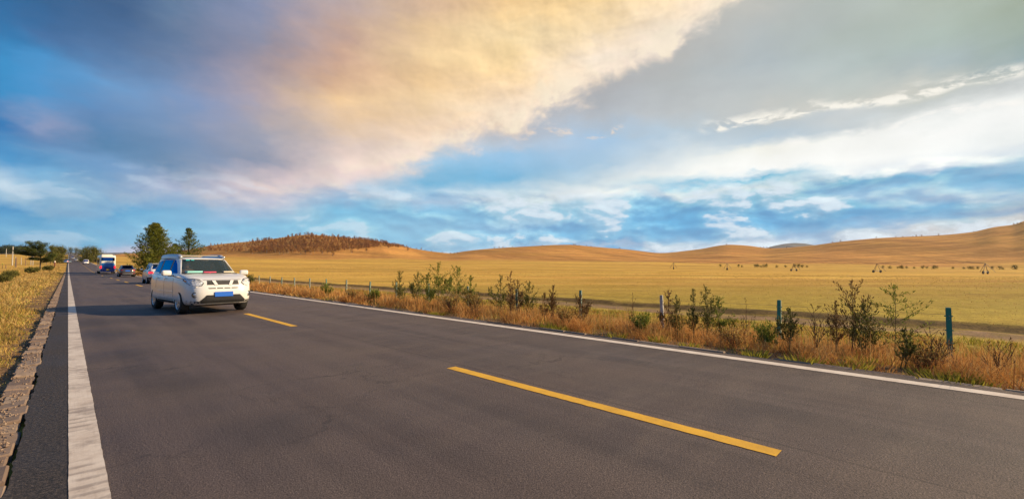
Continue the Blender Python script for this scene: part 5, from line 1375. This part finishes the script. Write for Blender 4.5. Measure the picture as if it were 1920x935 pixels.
# wind-shaped tree on the left with flat spreading layers
def flat_tree():
    r = random.Random(5); D = 104; b = at_px(75.3, D); H = top_h(75, D, 451, b)
    Vt, Ft, Tt = [], [], []; V, F, T = [], [], []
    trunk = [Vector((0, 0, 0)), Vector((.02, 0, H * .2)), Vector((0, 0, H * .42)), Vector((-.1, .05, H * .62)), Vector((-.35, .2, H * .86))]
    for k in range(4): tube(Vt, Ft, Tt, trunk[k], trunk[k+1], .15 * (1 - k * .2), .15 * (1 - (k+1) * .2), .5, 8)
    lat = Vector((S2, -S2, 0)); dep = Vector((S2, S2, 0))
    # (lateral reach m, start height frac, end height frac, depth)
    limbs = [(-3.3, .60, .95, .5), (-2.4, .62, .93, -.6), (-1.5, .64, .96, .8), (-.5, .66, .92, -.5), (.5, .62, .90, .6), (1.1, .6, .88, -.5), (-6.0, .44, .56, .3), (-5.2, .48, .64, -.6), (-4.4, .52, .74, .8), (-3.6, .46, .60, -.2), (-3.0, .38, .40, .6), (-2.0, .34, .36, -.5), (2.8, .30, .52, .3), (2.5, .28, .42, -.4), (1.8, .26, .34, .5), (1.5, .42, .64, -.7), (-1.0, .5, .72, 1.5), (.3, .45, .7, -1.5), (-2.4, .5, .72, -1.3), (2.2, .3, .48, .8), (.8, .34, .52, .9)]
    for (dx_, h0, h1, dp) in limbs:
        p = trunk[2] * (h0 / .42) if h0 < .42 else trunk[2].lerp(trunk[3], min(1, (h0 - .42) / .2)); p = Vector((p.x, p.y, H * h0))
        q = lat * dx_ + dep * dp * 1.3; q.z = H * h1
        m1 = p.lerp(q, .5) + Vector((0, 0, -.05 * H * r.random()))
        tube(Vt, Ft, Tt, p, m1, .06, .04, .5, 5); tube(Vt, Ft, Tt, m1, q, .04, .012, .5, 5)
        n = int(44 + abs(dx_) * 20)
        for j in range(n):
            u = .22 + .82 * r.random(); c = p + (m1 - p) * u * 2 if u < .5 else m1 + (q - m1) * (u - .5) * 2
            bt = r.random()
            for _ in range(6):
                s = .27
                leaf(V, F, T, c + Vector((r.gauss(0, s), r.gauss(0, s), abs(r.gauss(0, s * .55)) - .05)), (r.gauss(0, .6) , r.gauss(0, .6), r.uniform(.1, 1)), .30 * r.uniform(.6, 1.3), .085, .4 * bt + .5 * r.random(), r)
    o = empty('spreading_tree', b, 0, 'dark wind shaped tree with flat spreading branches on a bare trunk left of the road', 'tree')
    mesh_np('trunk', Vt, Ft, M_bark, parent=o, smooth=True); mesh_np('crown', V, F, tone_mat('larch_needles', [(0, (0.02, 0.032, 0.010)), (.6, (0.06, 0.08, 0.018)), (1, (0.17, 0.15, 0.035))], trans=.15), parent=o, attr=T)
flat_tree()
def bushy(name, base, H, Wd, seed, label, group, mat, n=900, lf=.35, trunk_h=.12, cat='tree', up=.0, parts=True, pale=False):
    """rounded tree: forked trunk with leaf clumps through the crown volume"""
    r = random.Random(seed); Vt, Ft, Tt = [], [], []; V, F, T = [], [], []
    tube(Vt, Ft, Tt, (0, 0, 0), (0, 0, H * .5), H * .02, H * .013, .5, 7)
    cl = []
    for i in range(16):
        a = r.uniform(0, 6.28); t = r.uniform(trunk_h + .1, .93); rr = Wd / 2 * math.sqrt(max(0.05, 1 - ((t - .45) / .56) ** 2)) * r.uniform(.25, .85)
        c = Vector((math.cos(a) * rr, math.sin(a) * rr, H * t)); cl.append((c, r.random()))
        tube(Vt, Ft, Tt, (0, 0, H * min(.5, t * .5)), c, H * .008, H * .003, .5, 4)
    cl.append((Vector((0, 0, H * .93)), r.random()))
    for i in range(n):
        c, tn_ = cl[i % len(cl)]; s = Wd * .125
        leaf(V, F, T, c + Vector((r.gauss(0, s), r.gauss(0, s), r.gauss(0, s * 1.1))), (r.gauss(0, 1), r.gauss(0, 1), r.gauss(.4, 1)), lf * r.uniform(.6, 1.3), lf * .5, min(1, .5 * tn_ + .5 * r.random()), r)
    o = empty(name, base, r.uniform(0, 6), label, cat, group)
    mesh_np('trunk', Vt, Ft, M_pale if pale else M_bark, parent=o); mesh_np('crown', V, F, mat, parent=o, attr=T)
    return o
k = 0
for px, D, yt, wd, lb in ((94, 175, 457, 3.2, 'yellowish tree at the left end of the left roadside clump'), (101, 178, 458, 3.8, 'dark rounded tree in the left roadside clump'), (107, 185, 460, 3.8, 'tree low in the middle of the left roadside clump'),
                      (112, 180, 459, 3.8, 'tallest green tree at the right of the left roadside clump'), (117, 190, 462, 3.2, 'outermost green tree of the left clump next to the road'), 
                      (155, 215, 464, 5, 'leftmost tree of the clump right of the road'), (162, 205, 461.5, 5.5, 'rounded tree in the clump right of the road'), (168, 210, 463, 5.5, 'darker tree in the middle of the clump right of the road'),
                      (175, 200, 461, 5, 'pointed tree just left of the coach'), (181, 205, 465, 5, 'low tree touching the coach roof from behind')):
    b = at_px(px, D); bushy('roadside_tree', b, top_h(px, D, yt, b) * .90, wd, 100 + k, lb, 'trees in clumps along the road', M_decid, 1700, .40, .0); k += 1
for px, yt, lb in ((131.5, 464, 'left one of the two small trees at the end of the road'), (141.5, 463.5, 'right one of the two small trees at the end of the road')):
    D = 640; b = at_px(px, D); b.z = min(b.z, pt(px, D, y=478).z - .5); bushy('far_tree', b, pt(px, D, y=yt).z - b.z, 9.5, 140 + int(px), lb, 'pair of trees on the crest', M_decid, 800, .8)
# far wood on the left horizon: single trees in a row
protos = [bushy('far_tree', at_px(-30 - 5 * i, 480), 7.6, 7, 160 + i, 'dark tree in the row on the left horizon', 'row of dark trees on the left horizon', tone_mat('far_pine', [(0, (0.016, 0.026, 0.018)), (1, (0.06, 0.075, 0.04))]), 420, 1.0) for i in range(4)]
r = random.Random(3); px = -8
while px < 66:
    c = copy_tree(r.choice(protos)); D = r.uniform(440, 500); b = at_px(px, D); c.location = b
    s = r.uniform(.75, 1.15); c.scale = (s, s, s); c.rotation_euler = (0, 0, r.uniform(0, 6)); px += r.uniform(2.2, 3.4)
for i, p_ in enumerate(protos): p_.location = at_px(2 + 13 * i, 505)

# ---------------------------------------------------------------- poles and stakes in the left field
def pole(px, D, yt, yb, rad, mat, name, label, cat, cross=False, group=None):
    b = pt(px, D, z=0); zt = pt(px, D, y=yt).z; zb_ = ground(b.x, b.y) - .2
    o = empty(name, (b.x, b.y, zb_), 0, label, cat, group)
    lathe('shaft', [(rad, 0), (rad * .75, zt - zb_), (0.001, zt - zb_ + .02)], o, mat, (0, 0, 0), 10, axis='Z')
    if cross: prim('crossarm', 'box', o, mat, (0, 0, zt - zb_ - .5), (1.3, .1, .1), (0, 0, .6))
    return o
pole(22.8, 150, 462, 493, .17, M_postg, 'utility_pole', 'tall pale concrete pole in the left field', 'pole', False)
pole(10.5, 330, 466, 478, .2, M_postg, 'utility_pole', 'distant thin pole in front of the dark tree row', 'pole', False)
M_wood = material('weathered_wood', color=(0.20, 0.12, 0.09), rough=.95, vary=.3, scale=10)
for px, D, yt, mat, lb in ((28.5, 128, 481, M_postg, 'pale stake paired with a dark one near the tall pole'), (30.6, 128, 483, M_wood, 'dark brown stake next to the pale one near the tall pole'), (39.5, 160, 482, M_postg, 'thin pale stake between the tall pole and the spreading tree'),
                       (47.5, 145, 484, M_wood, 'pinkish stake left of the spreading tree'), (61.5, 150, 480, M_postg, 'pale stake half hidden by the spreading tree branches'), (57.5, 152, 481, M_postg, 'second pale stake behind the spreading tree'), (86.8, 160, 474, M_wood, 'tall thin stake behind the right side of the spreading tree'), (11, 118, 496, M_wood, 'short stake near the yellow tag at the left edge')):
    pole(px, D, yt, 0, .085, mat, 'fence_stake', lb, 'stake', False, 'fence stakes in the left field')
o = pole(4.6, 118, 494, 0, .05, M_wood, 'tag_stake', 'short stake with a yellow green tag at the left edge', 'marker')
zt_ = pt(4.6, 118, y=494).z - o.location.z
prim('tag', 'box', o, material('lime_tag', color=(0.45, 0.60, 0.06), rough=.6), (0, 0, zt_ - .1), (.22, .06, .34), (0, 0, -.8), bevel=.02)
o = pole(102.5, 120, 489, 0, .13, material('dark_red_paint', color=(0.16, 0.02, 0.02), rough=.6), 'marker_post', 'short marker post with white top and dark red foot left of the road', 'marker')
zt_ = pt(102.5, 120, y=489).z - o.location.z
lathe('white_top', [(.14, zt_ - .42), (.135, zt_ + .01), (0.001, zt_ + .03)], o, M_wr, (0, 0, 0), 12, axis='Z')

# ---------------------------------------------------------------- hillside wood
def hill_pt(px, py, lo=420):
    p, D = hit(px, py, lo=lo); return p, D
def small_tree(name, seed, H, Wd, mat, n, label, group, pale=True, lf=.9):
    return bushy(name, (0, 0, -50), H, Wd, seed, label, group, mat, n, lf, .15, pale=pale)
r = random.Random(8)
ysk = lambda x: float(smooth_interp(x, [a for a, b in SKYL], [b for a, b in SKYL]))
LOWER = [(385, 470), (430, 472), (480, 474), (530, 473.5), (580, 474), (620, 473), (680, 466), (720, 463), (760, 464), (790, 469.5)]
low = lambda x: float(np.interp(x, [a for a, b in LOWER], [b for a, b in LOWER]))
pr = [small_tree('birch_tree', 200 + i, 8.0, 4.8, M_aut, 190, 'x', None, lf=.95) for i in range(5)]
# dense wood, far more trees than one could count: one mesh built from the same tree shapes
Vw, Fw, Tw = [], [], []; nv = 0
cache = []
for o in pr:
    ch = [c for c in o.children if c.name.startswith('crown')][0]; tr = [c for c in o.children if c.name.startswith('trunk')][0]
    co = np.array([v.co[:] for v in ch.data.vertices]); fa = np.array([p.vertices[:] for p in ch.data.polygons])
    tn_ = np.array([a.value for a in ch.data.attributes['tone'].data])
    co2 = np.array([v.co[:] for v in tr.data.vertices]); fa2 = np.array([p.vertices[:] for p in tr.data.polygons])
    cache.append((np.concatenate([co, co2]), np.concatenate([fa, fa2 + len(co)]), np.concatenate([tn_ * .8, np.full(len(co2), .0)])))
rr_ = np.random.default_rng(4); count = 0
while count < 1150:
    x = rr_.uniform(388, 792); a, b_ = ysk(x), low(x)
    if b_ - a < 1.5: continue
    y = a + 1.0 + (b_ - a - 1) * rr_.random() ** .9
    dn = 0.25 + .75 * (x > 470) * (1 - .93 * min(1, max(0, (x - 690) / 90)))
    if x < 470: dn = .55 * min(1, (y - a) / 6)
    if rr_.random() > dn: continue
    p, D = hill_pt(x, y)
    co, fa, tn_ = cache[rr_.integers(5)]
    s = rr_.uniform(.35, .85) * (1 - .35 * max(0, (x - 700) / 92)) * (.7 if x < 470 else 1); th = rr_.uniform(0, 6.28); c_, s_ = math.cos(th), math.sin(th)
    q = np.stack([co[:, 0] * c_ - co[:, 1] * s_, co[:, 0] * s_ + co[:, 1] * c_, co[:, 2]], 1) * s + np.array(p[:])
    Vw.append(q); Fw.append(fa + nv); nv += len(q); Tw.append(np.clip(tn_ * rr_.uniform(.3, 1.1) + rr_.uniform(-.1, .3), 0, 1)); count += 1
tag(mesh_np('wooded_hillside', np.concatenate(Vw), np.concatenate(Fw), tone_mat('wood_foliage', [(0, (0.15, 0.075, 0.042)), (.4, (0.30, 0.145, 0.065)), (.8, (0.44, 0.225, 0.085)), (1, (0.55, 0.34, 0.10))], trans=.15), attr=np.concatenate(Tw)),
    'brown autumn wood covering the top of the left hill', 'wood', None, 'stuff')
def put(proto, p, s, label, group, cat='tree'):
    c = copy_tree(proto); c.location = p; c.scale = (s, s, s); c.rotation_euler = (0, 0, r.uniform(0, 6)); tag(c, label, cat, group); return c
for px, py in ((424, 474), (473, 477), (524, 477.5), (532, 478), (549, 474), (564, 477.5), (573, 476.5), (583, 477), (604, 477), (614, 475.5), (637, 471), (671, 470), (687, 473), (624, 482), (729, 466), (746, 466), (765, 471), (470, 470), (500, 472), (655, 468), (590, 474), (516, 474)):
    p, D = hill_pt(px, py); put(r.choice(pr), p, r.uniform(.7, 1.15), 'small golden tree standing clear below the wooded hill', 'loose golden trees below the wood')
for px in (395, 402, 408, 447, 468, 484, 494, 690, 708, 717, 727, 735, 744, 755, 762, 770, 781, 790, 797, 809, 829):
    p, D = hill_pt(px, ysk(px) + 1.2); put(r.choice(pr), p, r.uniform(.35, .75), 'tiny tree on the skyline of the wooded hill', 'trees on the wooded hill skyline')
for px in (845, 852, 858, 927, 936, 943, 961, 1017, 1076, 1079, 1086, 1100, 1108, 1162):
    p, D = hill_pt(px, ysk(px) + (1.0 if px > 860 else 3.0)); put(r.choice(pr), p, r.uniform(.35, .7), 'tiny tree on the low middle hills', 'scattered trees on the middle hills')
for px in (1305, 1362, 1426, 1432, 1438, 1444, 1475):
    p, D = hill_pt(px, ysk(px) + 1.2); put(r.choice(pr), p, r.uniform(.35, .7), 'tiny tree on the saddle between the hills', 'trees on the saddle')
for px in (1561, 1576, 1643, 1680, 1693, 1712, 1718, 1728, 1760, 1826, 1901, 1908, 1914):
    p, D = hill_pt(px, ysk(px) + 1.2); put(r.choice(pr), p, r.uniform(.3, .55) * (1.5 if px in (1576, 1760, 1901) else 1), 'tiny tree on the ridge of the large right hill', 'trees on the right ridge')
for i, o in enumerate(pr):
    p, D = hill_pt(500 + 40 * i, 475.5); o.location = p; tag(o, 'small golden tree standing clear below the wooded hill', 'tree', 'loose golden trees below the wood')

# ---------------------------------------------------------------- irrigation line with shrubs
def shrub(seed): return bushy('shrub', (0, 0, -50), 2.6, 3.0, seed, 'x', None, M_decid, 150, .55, .0, cat='shrub')
shp = [shrub(300 + i) for i in range(3)]
sx = [1351, 1385, 1391, 1417, 1421, 1427, 1432, 1437, 1456, 1473, 1490, 1498, 1504, 1513, 1656, 1669, 1684, 1690, 1692, 1700, 1714, 1730, 1738, 1750, 1754, 1787, 1807, 1818, 1824, 1834, 1861, 1875, 1881, 1903, 1906]
for i, px in enumerate(sx):
    py = 500.5 + (px - 1351) / 555 * 5.0
    p, D = hit(px, py, lo=150)
    lb = 'dark shrub in the row behind the irrigation line'
    o = shp[i] if i < 3 else copy_tree(r.choice(shp))
    o.location = p; s = r.uniform(.55, 1.05) * (1.4 if px in (1692, 1656, 1903) else 1) * D / 330; o.scale = (s, s, s * .9); o.rotation_euler = (0, 0, r.uniform(0, 6)); tag(o, lb, 'shrub', 'dark shrubs in a row on the meadow')
M_galv = material('galvanised_steel', color=(0.11, 0.09, 0.08), rough=.6, metal=.3)
tw = []
iroot = None
for px, py in ((1263, 504.5), (1363.5, 506), (1488.5, 508), (1644.5, 511), (1848, 514.5)):
    p, D = hit(px, py, lo=120); tw.append((p, D))
irr = empty('irrigation_machine', tw[2][0], 0, 'long thin irrigation pipe on wheeled towers across the meadow', 'irrigation')
c0 = Vector(irr.location)
for i, (p, D) in enumerate(tw):
    q = p - c0; V, F, T = [], [], []
    hgt_ = 2.9
    ax = (tw[min(i+1, 4)][0] - tw[max(i-1, 0)][0]); ax.z = 0; ax.normalize(); nn_ = Vector((-ax.y, ax.x, 0))
    for s in (-1, 1):
        tube(V, F, T, q + nn_ * s * 1.7 + Vector((0, 0, .5)), q + Vector((0, 0, hgt_)), .06, .05, .5, 6)
        tube(V, F, T, q + ax * s * 1.5 + nn_ * 1.7 + Vector((0, 0, .5)), q + Vector((0, 0, hgt_)), .05, .05, .5, 5)
    tube(V, F, T, q + nn_ * 1.9 + Vector((0, 0, .6)), q - nn_ * 1.9 + Vector((0, 0, .6)), .09, .09, .5, 6)
    tw_o = mesh_np('tower', V, F, M_galv, parent=irr)
    for s in (-1, 1):
        wv = q + nn_ * s * 1.75
        w = lathe('wheel', [(.2, -.12), (.42, -.14), (.46, 0), (.42, .14), (.2, .12), (0.001, .1)], tw_o, M_tyre, (0, 0, 0), 20); w.location = (wv.x, wv.y, wv.z + .42); w.rotation_euler = (0, 0, math.atan2(nn_.y, nn_.x))
for i in range(4):
    a, b_ = tw[i][0] - c0, tw[i+1][0] - c0; V, F, T = [], [], []
    prev = None
    for k_ in range(13):
        t = k_ / 12; pz = a.lerp(b_, t); pz.z += 2.9 + .9 * math.sin(math.pi * t)
        lo_ = a.lerp(b_, t); lo_.z += 2.9 + .1 * math.sin(math.pi * t)
        if prev:
            tube(V, F, T, prev[0], pz, .045, .045, .5, 5); tube(V, F, T, prev[1], lo_, .025, .025, .5, 4)
            tube(V, F, T, prev[0], lo_, .02, .02, .5, 3)
        prev = (pz, lo_)
    mesh_np('pipe_span', V, F, M_galv, parent=irr)
# ---------------------------------------------------------------- air
bm = bmesh.new(); bmesh.ops.create_cube(bm, size=1.0)
me = bpy.data.meshes.new('haze'); bm.to_mesh(me); bm.free()
hz = bpy.data.objects.new('haze', me); COL.objects.link(hz)
hz.location = (2200, 2200, 120); hz.scale = (9600, 9600, 440)
hm = bpy.data.materials.new('haze'); hm.use_nodes = True; hm.node_tree.nodes.clear()
hn = NT(hm.node_tree); pv = hn.new('ShaderNodeVolumePrincipled'); pv.inputs['Color'].default_value = (0.72, 0.82, 0.98, 1)
pv.inputs['Density'].default_value = 0.000024; pv.inputs['Anisotropy'].default_value = 0.3
ho = hn.new('ShaderNodeOutputMaterial'); hn.link(pv.outputs[0], ho.inputs['Volume'])
me.materials.append(hm); tag(hz, 'thin pale evening haze over the grassland', 'haze', None, 'stuff')
